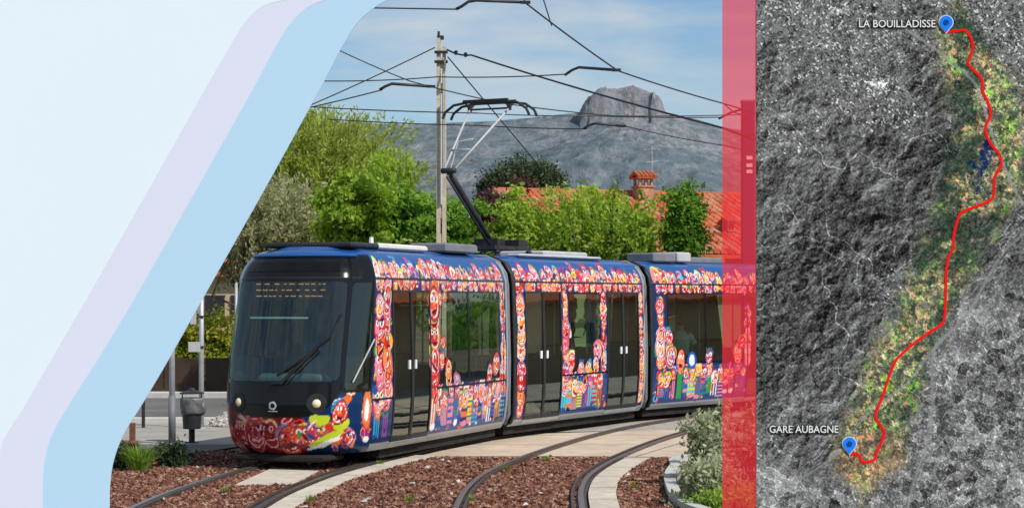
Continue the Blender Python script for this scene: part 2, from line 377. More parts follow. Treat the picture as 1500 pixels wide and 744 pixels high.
def tonemat(name, cols, rough=.9):
    k = NT(name); a = k.n('ShaderNodeAttribute', attribute_name='tone'); rp = k.n('ShaderNodeValToRGB'); e = rp.color_ramp.elements
    e[0].color = c4(cols[0]); e[1].color = c4(cols[-1]); e[1].position = 1
    for i, c in enumerate(cols[1:-1]): q = e.new((i+1)/(len(cols)-1)); q.color = c4(c)
    b = k.n('ShaderNodeBsdfPrincipled', Roughness=rough); b.inputs['Specular IOR Level'].default_value = .15
    k.l(a.outputs['Fac'], rp.inputs['Fac']); k.l(rp.outputs[0], b.inputs['Base Color']); k.l(b.outputs[0], k.out.inputs['Surface']); return k.m
M['stone_red'] = tonemat('crushed_brick', [(.035,.015,.010),(.105,.042,.027),(.19,.078,.05),(.235,.108,.072),(.40,.24,.17)])
M['stone_white'] = tonemat('white_stone', [(.3,.27,.23),(.45,.42,.37),(.6,.57,.52)])
def inpoly(P, x, y):
    P = np.asarray(P); c = np.zeros(len(x), bool); j = len(P)-1
    for i in range(len(P)):
        xi, yi = P[i][:2]; xj, yj = P[j][:2]
        with np.errstate(divide='ignore', invalid='ignore'):
            c ^= ((yi > y) != (yj > y)) & (x < (xj-xi)*(y-yi)/(yj-yi+1e-12)+xi)
        j = i
    return c
def curve_x(C, y): return np.interp(y, C[:,1], C[:,0])
n = 120000
sx = RNG.uniform(-7.5, 5.0, n); sy = RNG.uniform(22.5, 33.2, n)
left = np.interp(sy, [20,25.2,28,31,33], [-7.2,-6.6,-6.35,-5.7,-5.2])
ok = sx > left
for C in (TRACK_A, TRACK_B):
    cx = curve_x(C, sy)
    for s_ in (-1, 1): ok &= np.abs(sx-(cx+s_*.76*1.03)) > .085
cA = curve_x(offset(TRACK_A, 1.015), sy); ok &= np.abs(sx-cA) > .165
cB = curve_x(offset(TRACK_B, 1.04), sy); ok &= ~((np.abs(sx-cB) < .185) & (sy < 32))
ok &= ~((sx > curve_x(offset(TRACK_A,1.0), sy)) & (sy > 31.86-.06*np.maximum(sx,0)))
ok &= ~inpoly([p[:2] for p in pad], sx, sy)
kerbx = np.interp(sy, [20,23.5,25.2,27,29,31,32], [2.9,2.1,1.98,2.05,2.3,2.65,4.2]); ok &= sx < kerbx
P = np.column_stack([sx[ok], sy[ok], RNG.uniform(-.012,.012,ok.sum())])
tag(stones('ballast', P, .037, M['stone_red'], 0.0), kind='stuff')
P = P[RNG.integers(0, len(P), 60)]; P[:,2] += .02
tag(stones('stray_stones', P, .042, M['stone_white'], .01), kind='stuff')
n = 14000; gx = RNG.uniform(-11,-5.4,n); gy = RNG.uniform(25.8,30.5,n); L = np.interp(gy,[20,25.2,28,31,33],[-7.2,-6.6,-6.35,-5.7,-5.2]); k_ = gx < L+RNG.uniform(-.1,.12,n)
tag(stones('pale_gravel', np.column_stack([gx[k_],gy[k_],np.full(k_.sum(),.004)]), .035, M['stone_white']), kind='stuff')
n = 1600; a = RNG.uniform(0,2*PI,n); r = np.sqrt(RNG.uniform(0,1,n)); px = -5.55+r*np.cos(a)*.62; py = 40.0+r*np.sin(a)*.5
tag(stones('rubble_heap', np.column_stack([px,py,.32*(1-r**1.3)]), .055, M['stone_white']), 'heap of pale rubble stones on the pavement behind the tram nose', 'rubble heap')

# ------------------------------------------------------------------ the tram
def rt(deg): a = math.radians(deg); return np.array([math.sin(a), math.cos(a)])
class Mod: pass
def module(O, deg, L, nose, rev=False):
    m = Mod(); m.O = np.array(O, float); m.d = rt(deg); m.r = np.array([m.d[1], -m.d[0]]); m.L = L; m.nose = nose; m.rev = rev; m.rz = -math.radians(deg)
    if nose:
        q = spline([(1.7,1.2),(1.15,1.178),(.75,1.115),(.46,1.0),(.27,.84),(.12,.55),(.03,.25),(0,0)], 24)
        seg = np.r_[0, np.cumsum(np.linalg.norm(np.diff(q, axis=0), axis=1))]
        tt = 1.7-seg
        m.tt = np.r_[tt[::-1], L]; m.ss = np.r_[q[::-1,0], L]; m.aa = np.r_[q[::-1,1], 1.2]; m.tip = tt[-1]
    else:
        m.tt = np.array([0, L]); m.ss = np.array([0, L]); m.aa = np.array([1.2, 1.2]); m.tip = None
    return m
ZS = np.array([.26,.34,.45,.7,1.0,1.3,1.7,2.87,2.95,3.03,3.11,3.18,3.24,3.28,3.30])
IN = np.array([.16,.09,.05,.02,.0,.0,.0,.035,.055,.085,.125,.175,.24,.32,.42])
BK = np.array([.26,.15,.08,.02,.0,.03,.10,.42,.455,.495,.55,.61,.69,.80,.95])
def surf(m, t, z, off=0.0):
    t = np.asarray(t, float); z = np.asarray(z, float)
    if m.nose: mir = t < m.tip; te = np.where(mir, 2*m.tip-t, t)
    else: mir = np.zeros_like(t, bool); te = t
    def raw(te, z):
        s = np.interp(te, m.tt, m.ss); a = np.interp(te, m.tt, m.aa)
        ins = np.interp(z, ZS, IN); a2 = a*(1.2-ins)/1.2
        if m.nose:
            fd = np.clip(1-s/1.7, 0, 1); fd = fd*fd*(3-2*fd); fd = np.clip(fd*1.25, 0, 1)
            s2 = s+np.interp(z, ZS, BK)*fd
        else: s2 = s
        return s2, a2
    s, a = raw(te, z)
    if np.any(off):
        e = .01
        s1, a1 = raw(te+e, z); s0, a0 = raw(te-e if not m.nose else np.maximum(te-e, m.tip), z)
        su, au = raw(te, z+e); sl, al = raw(te, z-e)
        Tt = np.stack([a1-a0, s1-s0, np.zeros_like(s)], -1); Tz = np.stack([au-al, su-sl, np.full_like(s, 2*e)], -1)
        N = np.cross(Tt, Tz); ln = np.linalg.norm(N, axis=-1, keepdims=True)+1e-12; N = N/ln
        N = N*np.where(N[...,0:1]*1+0 < -1e-6, -1, 1) if False else N
        N = np.where((N[...,0:1]*a[...,None]-N[...,1:2]*.15) < 0, -N, N)
        a = a+N[...,0]*off; s = s+N[...,1]*off; z = z+N[...,2]*off
    a = np.where(mir, -a, a)
    if m.rev: s = m.L-s
    return np.stack([a, s, z+0*s], -1)
def toworld(m, P): return np.stack([m.O[0]+m.r[0]*P[...,0]+m.d[0]*P[...,1], m.O[1]+m.r[1]*P[...,0]+m.d[1]*P[...,1], P[...,2]], -1)
def t_of(m, px, z=1.9):
    lo = m.tip if m.nose else 0.0
    ts = np.linspace(lo, m.L, 4000); W = toworld(m, surf(m, ts, np.full(4000, z))); x = CX+W[:,0]/W[:,1]*F
    if m.rev: i = np.argsort(x); return float(np.interp(px, x[i], ts[i]))
    i = np.maximum.accumulate(x); return float(np.interp(px, i, ts))
def z_of(m, px, py):
    t = t_of(m, px); P = toworld(m, surf(m, np.array([t]), np.array([1.5])))[0]; return H+(CY-py)*P[1]/F

O1 = np.array([-3.52, 29.1]); M1 = module(O1, 19.5, 7.0, True)
piv1 = O1+M1.d*7.2; M2 = module(piv1+rt(27.5)*.2, 27.5, 5.9, False)
piv2 = M2.O+M2.d*6.1; M3 = module(piv2+rt(36)*.2, 36, 7.0, True, rev=True)
tram = empty('tram', (O1[0], O1[1], 0), 0, 'three section tram painted with a colourful crowd of cartoon faces on dark blue', 'tram')
def tl(m): return (m.O[0]-O1[0], m.O[1]-O1[1], 0)

RBLUE0 = None
NAVY = lin(16,50,92); RBLUE = lin(30,80,142); BLACK = (.008,.0085,.010); GREYF = lin(150,152,156)
FACE = [lin(*c) for c in ((236,132,150),(232,120,60),(228,150,80),(214,90,120),(160,80,150),(196,40,32),(208,56,40),(222,100,62),(226,128,104),(224,160,134),(176,26,32),(214,74,60),(206,84,78),(190,44,70),(226,122,44),(232,170,60),(200,46,36))]
BRIGHT = [lin(*c) for c in ((34,92,176),(48,150,196),(236,206,50),(46,140,70),(226,106,34),(188,32,40),(120,60,150),(226,226,220),(224,130,150),(18,36,104),(196,214,50),(80,186,200),(24,70,140),(60,44,110),(30,110,120))]
DARK = lin(24,22,34); WHITE = lin(245,243,238)
class Canvas:
    def __init__(s, t, z):
        s.t, s.z = t, z; s.c = np.zeros((len(t), len(z), 3)); s.win = np.zeros((len(t), len(z)), np.int32)
        T, Z = np.meshgrid(t, z, indexing='ij'); rg = np.random.default_rng(len(t)); s.T = T.copy(); s.Z = Z.copy()
        for _ in range(14):
            a = rg.uniform(0, 2*PI); k = 2*PI/rg.uniform(.16, .6); ph = rg.uniform(0, 2*PI); am = .0013*2*PI/k*10*.55
            s.T += am*np.sin(k*(T*math.cos(a)+Z*math.sin(a))+ph); s.Z += am*np.cos(k*(T*math.sin(a)-Z*math.cos(a))+ph*1.7)
    def _sl(s, t0, t1, z0, z1):
        i0, i1 = np.searchsorted(s.t, [t0, t1]); j0, j1 = np.searchsorted(s.z, [z0, z1]); return slice(i0, i1+1), slice(j0, j1+1)
    def rect(s, t0, t1, z0, z1, c):
        i, j = s._sl(t0, t1, z0, z1); s.c[i, j] = c
    def ell(s, t0, z0, rx, rz, c, over=False, ang=0.0, half=0, ring=0):
        R = max(rx, rz)*1.05+.04; i, j = s._sl(t0-R, t0+R, z0-R, z0+R)
        T, Z = s.T[i, j]-t0, s.Z[i, j]-z0
        if T.size == 0: return
        ca, sa = math.cos(ang), math.sin(ang); U = T*ca+Z*sa; V = -T*sa+Z*ca
        q = (U/rx)**2+(V/rz)**2; k = q < 1
        if ring: k &= q > (1-ring)**2
        if half > 0: k &= V > 0
        if half < 0: k &= V < 0
        s.c[i, j][k] = c
        if over: s.win[i, j][k] = 0
def head(cv, t, z, r, over=False, hat=None, rd=random):
    r *= .88
    f = rd.choice(FACE); ang = rd.uniform(-.55,.55); e = r*rd.uniform(.85,1.45); w = r*rd.uniform(.72,1.12)
    for _ in range(rd.randint(1,3)):                       # hats, hair, collars in clashing colours
        h = rd.choice(BRIGHT); k = rd.random()
        if k < .35: cv.ell(t+rd.uniform(-.3,.3)*r, z+e*.75, w*rd.uniform(.6,1.1), e*rd.uniform(.35,.65), h, over, ang=rd.uniform(-.5,.5))
        elif k < .55:
            for q in (-.6,-.2,.2,.6): cv.ell(t+q*w, z+e*.95, w*.24, e*.42, h, over, ang=-q*.9)
        elif k < .8: cv.ell(t, z+e*.3, w*1.25, e*.85, h, over, ang)
        else: cv.ell(t+rd.choice((-1,1))*w*.95, z-.3*e, w*.45, e*.5, h, over, ang)
    cv.ell(t, z, w*1.1, e*1.08, rd.choice((DARK, WHITE, NAVY, NAVY, FACE[0], FACE[5])), over, ang)
    cv.ell(t, z, w, e, f, over, ang)
    cv.ell(t+w*rd.uniform(-.4,.4), z-.15*e, w*.62, e*.72, rd.choice((tuple(min(1, c*1.25+.02) for c in f), rd.choice(FACE))), over, ang)
    if rd.random() < .5: cv.ell(t, z, w*.8, e*.85, WHITE, over, ang, ring=.1)
    one = rd.random() < .4
    for q in ((0,) if one else (-.42,.40)):
        dz = rd.uniform(-.06,.1)*e; cv.ell(t+q*w, z+.36*e+dz, w*.34, e*.26, WHITE, over, ang=rd.uniform(-.5,.5)); cv.ell(t+q*w*.9, z+.33*e+dz, w*.14, e*.15, DARK, over)
        if rd.random() < .6: cv.ell(t+q*w, z+.46*e+dz, w*.38, e*.24, rd.choice(BRIGHT+FACE), over, half=1)
    cv.ell(t, z+.04*e, w*.2, e*rd.uniform(.16,.3), rd.choice((lin(206,40,36), f, lin(240,150,60))), over)
    k = rd.random(); mw = rd.uniform(.5,.95)
    cv.ell(t, z-.30*e, w*mw, e*.42, WHITE, over, ang, half=-1); cv.ell(t, z-.32*e, w*mw*.9, e*.36, lin(192,20,26), over, ang, half=-1)
    cv.ell(t, z-.38*e, w*mw*.6, e*.16, WHITE if k < .75 else DARK, over, ang, half=-1)
    if k > .5: cv.ell(t, z-.62*e, w*.5, e*.08, lin(150,14,20), over, ang)
def clutter(cv, t0, t1, z0, z1, n, seed, over=False):
    rd = random.Random(seed)
    for _ in range(n):
        c = rd.choice(BRIGHT+FACE+[WHITE, NAVY, NAVY, NAVY, RBLUE, DARK]); r = rd.uniform(.02,.085)
        cv.ell(rd.uniform(t0,t1), rd.uniform(z0,z1), r, r*rd.uniform(.25,.9), c, over, ang=rd.uniform(-1.5,1.5), ring=rd.choice((0,0,.3,.45)))
def body(cv, t, z0, z1, r, rd=random):
    c = rd.choice([BRIGHT[0],BRIGHT[1],BRIGHT[9],BRIGHT[11],BRIGHT[6],BRIGHT[12],BRIGHT[13],BRIGHT[14],NAVY,RBLUE,BRIGHT[4],BRIGHT[3],BRIGHT[8]]); cv.rect(t-r*.9, t+r*.9, z0, z1, c)
    c2 = rd.choice(BRIGHT); n = rd.randint(2,5)
    if rd.random() < .5:
        for k in range(n): zz = z0+(z1-z0)*(k+.3)/n; cv.rect(t-r*.9, t+r*.9, zz, zz+(z1-z0)*.35/n, c2)
    else:
        for k in range(3): tt = t-r*.7+k*r*.6; cv.rect(tt, tt+r*.22, z0, z1, c2)
    cv.rect(t+r*.85, t+r*.95, z0, z1, DARK)
    if rd.random() < .5: cv.ell(t+r*.6, z0+(z1-z0)*.55, r*.18, r*.7, rd.choice(FACE), ang=rd.uniform(-.5,.5))
    if rd.random() < .2: cv.ell(t, z0+.02, r*.7, .05, rd.choice((WHITE, BRIGHT[8], DARK)))

def build_body(m, name, windows, painter, tfine, zstep=.018):
    z = np.unique(np.round(np.r_[np.arange(.26, 3.24, zstep), np.linspace(3.24, 3.30, 7)], 5))
    lo = m.tip if m.nose else 0.0
    tr_ = np.linspace(lo, m.L, int((m.L-lo)/tfine)+1)
    sides = []
    if m.nose:
        tl_ = np.r_[np.linspace(lo-(m.L-lo), lo-2.4, 120)[:-1], np.linspace(lo-2.4, lo, int(2.4/tfine))[:-1]]
        sides = [np.r_[tl_, tr_]]
    else: sides = [tr_]
    t = sides[0]; cv = Canvas(t, z)
    painter(cv, m)
    for i, wd in enumerate(windows):
        a, b = cv._sl(wd[0], wd[1], wd[2], wd[3]); pass
    # windows first so that painted heads can cover them
    T, Z = np.meshgrid(t, z, indexing='ij'); P = surf(m, T, Z); nz_ = len(z)
    W = cv.win; fw = np.minimum(np.minimum(W[:-1,:-1], W[1:,:-1]), np.minimum(W[:-1,1:], W[1:,1:]))
    idx = np.arange(len(t)*nz_).reshape(len(t), nz_)
    Q = np.stack([idx[:-1,:-1], idx[1:,:-1], idx[1:,1:], idx[:-1,1:]], -1)
    if m.rev: Q = Q[..., ::-1]
    Fb = Q[fw == 0].reshape(-1,4); V = P.reshape(-1,3); C = cv.c.reshape(-1,3)
    if not m.nose:          # the far side of the middle section
        t2 = np.linspace(0, m.L, 60); T2, Z2 = np.meshgrid(t2, z, indexing='ij'); P2 = surf(m, T2, Z2); P2[...,0] *= -1
        i2 = np.arange(len(t2)*nz_).reshape(len(t2), nz_)+len(V)
        Q2 = np.stack([i2[:-1,:-1], i2[:-1,1:], i2[1:,1:], i2[1:,:-1]], -1)
        k2 = (T2 % 2.0 > .5)[:-1,:-1] & (Z2[:-1,:-1] > 1.2) & (Z2[:-1,:-1] < 2.68)
        Fb = np.concatenate([Fb, Q2[~k2].reshape(-1,4)]); V = np.concatenate([V, P2.reshape(-1,3)]); C = np.concatenate([C, np.tile(NAVY, (T2.size,1))])
    o = link(name, np_mesh(name, V, Fb, True, colors=C), M['livery'], tram, tl(m), m.rz)
    off = surf(m, T, Z, -.004)
    def pane(i):
        k = fw == i
        if not k.any(): return None
        q = Q[k].reshape(-1,4); u, inv = np.unique(q, return_inverse=True); return off.reshape(-1,3)[u], inv.reshape(-1,4)
    return o, pane, cv
def setwin(cv, i, t0, t1, z0, z1, rad=.05):
    T, Z = np.meshgrid(cv.t, cv.z, indexing='ij')
    b = .03
    k = (T > t0-b) & (T < t1+b) & (Z > z0-b) & (Z < z1+b); cv.c[k] = BLACK
    qx = np.maximum(np.abs(T-(t0+t1)/2)-((t1-t0)/2-rad), 0); qz = np.maximum(np.abs(Z-(z0+z1)/2)-((z1-z0)/2-rad), 0)
    cv.win[np.hypot(qx, qz) < rad] = i

def top_band(cv, t0, t1, seed, dens=.26):
    rd = random.Random(seed)
    t = t0+.1
    while t < t1-.1:
        head(cv, t, 2.96+rd.uniform(-.05,.08), rd.uniform(.11,.18), rd=rd); t += dens*rd.uniform(.75,1.3)
    clutter(cv, t0+.05, t1-.05, 2.9, 3.1, int((t1-t0)*7), seed+100)
    cv.ell((t0+t1)/2, 0, .01, .01, WHITE)
    t = t0+.08
    while t < t1-.08:
        head(cv, t, 2.78+rd.uniform(-.02,.03), rd.uniform(.10,.14), rd=rd); t += .25*rd.uniform(.7,1.2)
    clutter(cv, t0+.05, t1-.05, 2.72, 2.86, int((t1-t0)*4), seed+200)
    cv.rect(t0, t1, 2.845, 2.87, BLACK)
def pillar(cv, tc, z0, z1, r, seed, over=False):
    rd = random.Random(seed); z = z0
    while z < z1: head(cv, tc+rd.uniform(-.12,.12)*r, z, r*rd.uniform(.88,1.1), over, rd=rd); z += r*rd.uniform(1.1,1.8)
def crowd(cv, t0, t1, seed, zrow=1.02, over=True):
    rd = random.Random(seed); cv.rect(t0, t1, .4, zrow+.05, lin(32,62,120))
    clutter(cv, t0, t1, .42, zrow, int((t1-t0)*26), seed+300)
    t = t0+.1
    while t < t1-.05:
        r = rd.uniform(.12,.17); head(cv, t, zrow+.24+rd.uniform(-.05,.12), r, over, rd=rd); t += .22*rd.uniform(.8,1.2)
    t = t0+.12
    while t < t1-.08:
        r = rd.uniform(.11,.19); z = zrow-.08+rd.uniform(-.16,.12); body(cv, t, .42+rd.uniform(0,.1), z-.1, r, rd); head(cv, t, z, r, False, rd=rd); t += .24*rd.uniform(.8,1.2)
    clutter(cv, t0, t1, .45, zrow+.1, int((t1-t0)*14), seed+400)

# ---- layouts (edges read along the side as distance from the section's front)
T1 = lambda px: t_of(M1, px)
d1 = (T1(576), T1(631)); w1 = (T1(643), T1(686), T1(688), T1(731))
tip = M1.tip
def zmask(t):                         # lower edge of the black mask round the nose
    u = np.abs(t-tip); return np.interp(u, [0,.3,.6,.85,1.05,1.25], [.80,.80,.84,.98,1.22,1.6])
def paint1(cv, m):
    cv.c[:] = NAVY; T, Z = np.meshgrid(cv.t, cv.z, indexing='ij')
    cv.c[Z > 2.87] = RBLUE
    tb = T1(548)
    cv.rect(tb, m.L, .26, .36, GREYF)
    top_band(cv, tb+.05, m.L-.12, 11)
    # front corner figures
    rd = random.Random(3)
    k = (T < tip+.45) & (T > tip-1.3) & (Z < .95); cv.c[k] = lin(110,20,28)
    for q in np.arange(tip-1.25, tip+.5, .3): head(cv, q, .52+rd.uniform(-.1,.12), rd.uniform(.17,.22), rd=rd)
    for _ in range(40): cv.ell(tip+rd.uniform(-1.3,.5), rd.uniform(.34,.8), rd.uniform(.05,.16), rd.uniform(.02,.06), rd.choice((lin(150,20,30), lin(190,30,34), lin(96,16,26), lin(210,60,50), lin(236,170,160))), ang=rd.uniform(-1,1), ring=rd.choice((0,.35)))
    k = (T < tip+.35) & (Z < .95); kk = np.clip((tip+.35-T)/.25,0,1)[...,None]*.55; cv.c[k] = (cv.c*(1-kk)+(cv.c.mean(-1,keepdims=True)*np.array([1.1,.22,.25])+np.array([.04,.004,.006]))*kk)[k]  # red livery, with the shade on the nose painted in as darker colour
    for t, z, r in ((tip+.45,.55,.16),(tip+.72,.58,.19),(tip+.98,.62,.16),(tip+1.2,.5,.13)): head(cv, t, z, r, rd=rd)
    clutter(cv, tip+.35, tip+1.35, .36, .75, 36, 500)
    for t, z, r, c in ((tip+.75,.78,.13,BRIGHT[10]),(tip+1.05,.7,.14,BRIGHT[10]),(tip+1.12,1.05,.12,BRIGHT[4])): cv.ell(t, z, r, r*.6, c, ang=.5)
    head(cv, tip+1.02, .88, .18, rd=rd); cv.ell(tip+.8,.5,.3,.05,BRIGHT[10],ang=.35); cv.ell(tip+.75,.42,.3,.03,WHITE,ang=.3); head(cv, tip+1.2, 1.22, .12, rd=rd); cv.ell(tip+1.24, 1.42, .05, .16, BRIGHT[8])
    # lower side panel in front of the first door
    t0 = tip+1.45
    for q in np.arange(t0+.12, d1[0]-.08, .3):
        body(cv, q, .45, .8, .12, rd); head(cv, q, .92+rd.uniform(-.05,.12), .15, rd=rd); clutter(cv, q-.15, q+.15, .45, 1.2, 6, 620+int(q*10))
    cv.ell(t0+.12, .92, .12, .3, FACE[1]); cv.ell(t0+.12, .9, .06, .18, WHITE)
    wq = d1[0]-tb; clutter(cv, tb+.03, d1[0]-.03, 1.0, 2.65, 70, 611)
    pillar(cv, tb+wq*.32, 1.05, 2.62, wq*.27, 21); pillar(cv, tb+wq*.72, 1.15, 2.62, wq*.25, 22); clutter(cv, tb+.03, d1[0]-.03, 1.0, 2.65, 30, 612)
    # black mask, visor and cab side glass
    zb = zmask(T)
    k = (np.abs(T-tip) < 1.24) & (Z > zb); cv.c[k] = BLACK
    ks = (T > tip+1.2) & (T < tb) & (Z > np.interp(T, [tip+1.2, tip+1.45, tb-.25, tb], [1.75,1.12,1.12,1.55])); cv.c[ks] = BLACK
    ks = (T < tip-1.2) & (T > tip-1.9) & (Z > 1.15); cv.c[ks] = BLACK
    kb = (Z > 3.22); cv.c[kb] = RBLUE
    kb = (Z > 3.2) & (np.abs(T-tip) < 1.2); cv.c[kb] = RBLUE
    cv.c[(Z > 2.86) & (Z < 2.885) & (np.abs(T-tip) < 1.25)] = (.03,.03,.03)
    cv.rect(T1(503), T1(505), 1.2, 3.2, (.002,.002,.002))
    crowd(cv, d1[1]+.05, m.L-.16, 31)
    # glazing
    setwin(cv, 1, tip-1.0, tip+1.0, 1.34, 2.83, .12)
    setwin(cv, 2, T1(509), T1(545), 1.2, 2.8, .06); setwin(cv, 7, 2*tip-T1(545), 2*tip-T1(509), 1.25, 2.8, .06)
    setwin(cv, 3, d1[0]+.03, (d1[0]+d1[1])/2-.02, .42, 2.66, .03); setwin(cv, 4, (d1[0]+d1[1])/2+.02, d1[1]-.03, .42, 2.66, .03)
    setwin(cv, 5, w1[0], w1[1], 1.2, 2.66); setwin(cv, 6, w1[2], w1[3], 1.2, 2.66)
    for k, (a, b) in enumerate(((-6.6,-5.3),(-5.2,-4.0),(-3.9,-2.8))): setwin(cv, 20+k, 2*tip-7+.4+k*1.6, 2*tip-7+1.7+k*1.6, 1.2, 2.66)
    pillar(cv, (d1[1]+w1[0])/2, 1.3, 2.6, (w1[0]-d1[1])*.62, 41, True)
    pillar(cv, (w1[3]+m.L-.14)/2+.02, 1.2, 2.65, .13, 51, True)
    rd = random.Random(8)
    for q, z, r in ((w1[0]+.12,1.55,.16),(w1[0]+.42,1.32,.17),(w1[0]+.18,1.85,.1),(w1[3]-.16,1.42,.17),(w1[3]-.5,1.25,.14),(w1[0]+.8,1.2,.14),(w1[0]+.1,2.55,.09),(w1[0]+.33,2.6,.07)):
        head(cv, q, z, r, True, rd=rd)
    for q in (d1[0]-.015, d1[1]+.005, m.L-.3): cv.rect(q, q+.012, .4, 2.84, DARK)
    cv.rect(w1[0]-.1, m.L-.12, 1.10, 1.118, DARK); cv.rect(tb, d1[0], 1.02, 1.035, DARK)
    cv.rect(m.L-.12, m.L, .3, 3.2, GREYF); cv.rect(m.L-.03, m.L, .26, 3.3, BLACK)
T2_ = lambda px: t_of(M2, px)
d2a = (T2_(770), T2_(823)); d2b = (T2_(890), T2_(936)); w2 = (T2_(835), T2_(879))
def paint2(cv, m):
    cv.c[:] = NAVY; T, Z = np.meshgrid(cv.t, cv.z, indexing='ij'); cv.c[Z > 2.87] = RBLUE
    cv.rect(0, m.L, .26, .36, GREYF)
    top_band(cv, .1, m.L-.12, 12)
    crowd(cv, d2a[1]+.02, d2b[0]-.02, 32); 
    for i, (a, b) in enumerate((d2a, d2b)):
        c = (a+b)/2; setwin(cv, 3+2*i, a+.03, c-.02, .42, 2.66, .03); setwin(cv, 4+2*i, c+.02, b-.03, .42, 2.66, .03)
    setwin(cv, 1, w2[0], w2[1], 1.2, 2.66)
    pillar(cv, (.1+d2a[0])/2, .55, 2.65, .19, 42); pillar(cv, (d2a[1]+w2[0])/2, 1.2, 2.62, .15, 43, True); pillar(cv, (w2[1]+d2b[0])/2, 1.2, 2.62, .14, 44, True)
    pillar(cv, (d2b[1]+m.L-.14)/2, .55, 2.65, .15, 45)
    rd = random.Random(18)
    for q, z, r in ((w2[0]+.05,1.35,.18),(w2[1]-.12,1.55,.19),(w2[1]-.2,1.25,.16),(w2[0]+.5,1.22,.15),(w2[0]+.8,1.2,.13)): head(cv, q, z, r, True, rd=rd)
    cv.rect(d2a[1], d2b[0], 1.10, 1.116, DARK)
    cv.rect(m.L-.12, m.L, .3, 3.2, GREYF); cv.rect(0, .1, .3, 3.2, (.03,.03,.032)); cv.rect(m.L-.03, m.L, .26, 3.3, BLACK)
def t3(px): return t_of(M3, px)
w3 = [(t3(1033), t3(979)), (t3(1090), t3(1035))]; d3 = (t3(1125), t3(1094))
def paint3(cv, m):
    cv.c[:] = NAVY; T, Z = np.meshgrid(cv.t, cv.z, indexing='ij'); cv.c[Z > 2.87] = RBLUE
    cv.rect(2.0, m.L, .26, .36, GREYF)
    top_band(cv, 2.0, m.L-.12, 13)
    k = (np.abs(T-m.tip) < 1.9) & (Z > 1.2); cv.c[k] = BLACK
    crowd(cv, d3[1]+.05, m.L-.1, 33, 1.06)
    for i, (a, b) in enumerate(w3): setwin(cv, 5+i, a, b, 1.2, 2.66)
    c = (d3[0]+d3[1])/2; setwin(cv, 3, d3[0]+.03, c-.02, .42, 2.66, .03); setwin(cv, 4, c+.02, d3[1]-.03, .42, 2.66, .03)
    setwin(cv, 1, m.tip-1.0, m.tip+1.0, 1.34, 2.83, .12)
    for k in range(3): setwin(cv, 20+k, 2*m.tip-7+.4+k*1.6, 2*m.tip-7+1.7+k*1.6, 1.2, 2.66)
    a = m.L-.12; pillar(cv, a-.25, 1.25, 2.65, .2, 46, True); pillar(cv, a-.6, 1.25, 1.9, .17, 47, True); pillar(cv, w3[1][0]+.0-.15, 1.2, 2.3, .15, 48, True)
    rd = random.Random(28)
    for q, z, r in ((w3[0][1]-.1,1.35,.2),(w3[0][1]-.5,1.25,.18),(w3[1][1]-.1,1.3,.17),(w3[1][0]+.3,1.35,.2),(w3[1][0]+.1,1.6,.18)): head(cv, q, z, r, True, rd=rd)
    cv.ell(w3[0][1]-.95, 1.25, .19, .19, BRIGHT[0], True); cv.ell(w3[0][1]-.95, 1.25, .11, .12, WHITE, True)
    cv.rect(m.L-.1, m.L, .3, 3.2, (.03,.03,.032)); cv.rect(m.L-.03, m.L, .26, 3.3, BLACK)

def glaze(parent_obj, pane, ids, mat, name):
    for i in ids:
        p = pane(i)
        if p is None: continue
        link(name, np_mesh(name, p[0], p[1], True), mat, parent_obj)
def bars_on(m, rects, mb, off=.004, th=.012, nseg=6):
    """thin raised bars following the surface: rects are (t0,t1,z0,z1)"""
    for t0, t1, z0, z1 in rects:
        nt_ = max(2, int(abs(t1-t0)/.15)+2); nz2 = max(2, int((z1-z0)/.15)+2)
        T, Z = np.meshgrid(np.linspace(t0,t1,nt_), np.linspace(z0,z1,nz2), indexing='ij')
        A = surf(m, T, Z, off+th).reshape(-1,3); B = surf(m, T, Z, off-.02).reshape(-1,3); I = np.arange(nt_*nz2).reshape(nt_, nz2); N = nt_*nz2; Fs = []
        for i in range(nt_-1):
            for j in range(nz2-1): Fs.append([I[i,j],I[i+1,j],I[i+1,j+1],I[i,j+1]])
        edge = [I[i,0] for i in range(nt_)]+[I[-1,j] for j in range(1,nz2)]+[I[i,-1] for i in range(nt_-2,-1,-1)]+[I[0,j] for j in range(nz2-2,0,-1)]
        for a, b in zip(edge, edge[1:]+edge[:1]): Fs.append([b, a, a+N, b+N])
        if m.rev: Fs = [f[::-1] for f in Fs]
        mb.add(np.concatenate([A, B]), Fs)
def make_door(m, a, b, pane, ids):
    c = (a+b)/2
    for (x0, x1), i in zip(((a, c-.004), (c+.004, b)), ids):
        mb = MB(); e = .035
        bars_on(m, [(x0,x0+e,.36,2.69),(x1-e,x1,.36,2.69),(x0+e,x1-e,.36,.43),(x0+e,x1-e,2.655,2.69)], mb, th=.008)
        o = mb.build('door', M['dark'], tram, tl(m), m.rz)
        p = pane(i)
        if p is not None: link('door_glass', np_mesh('door_glass', *p[:1], p[1], True), M['doorglass'], o)
        hb = MB(); cc = x1-.12 if i % 2 else x0+.12; bars_on(m, [(cc-.03,cc+.03,1.46,1.60)], hb, off=.002, th=.01); hb.build('handle', M['white'], o)
    sb = MB(); bars_on(m, [(a, b, .31, .36)], sb, th=.02); sb.build('door_step', M['galv'], tram, tl(m), m.rz)

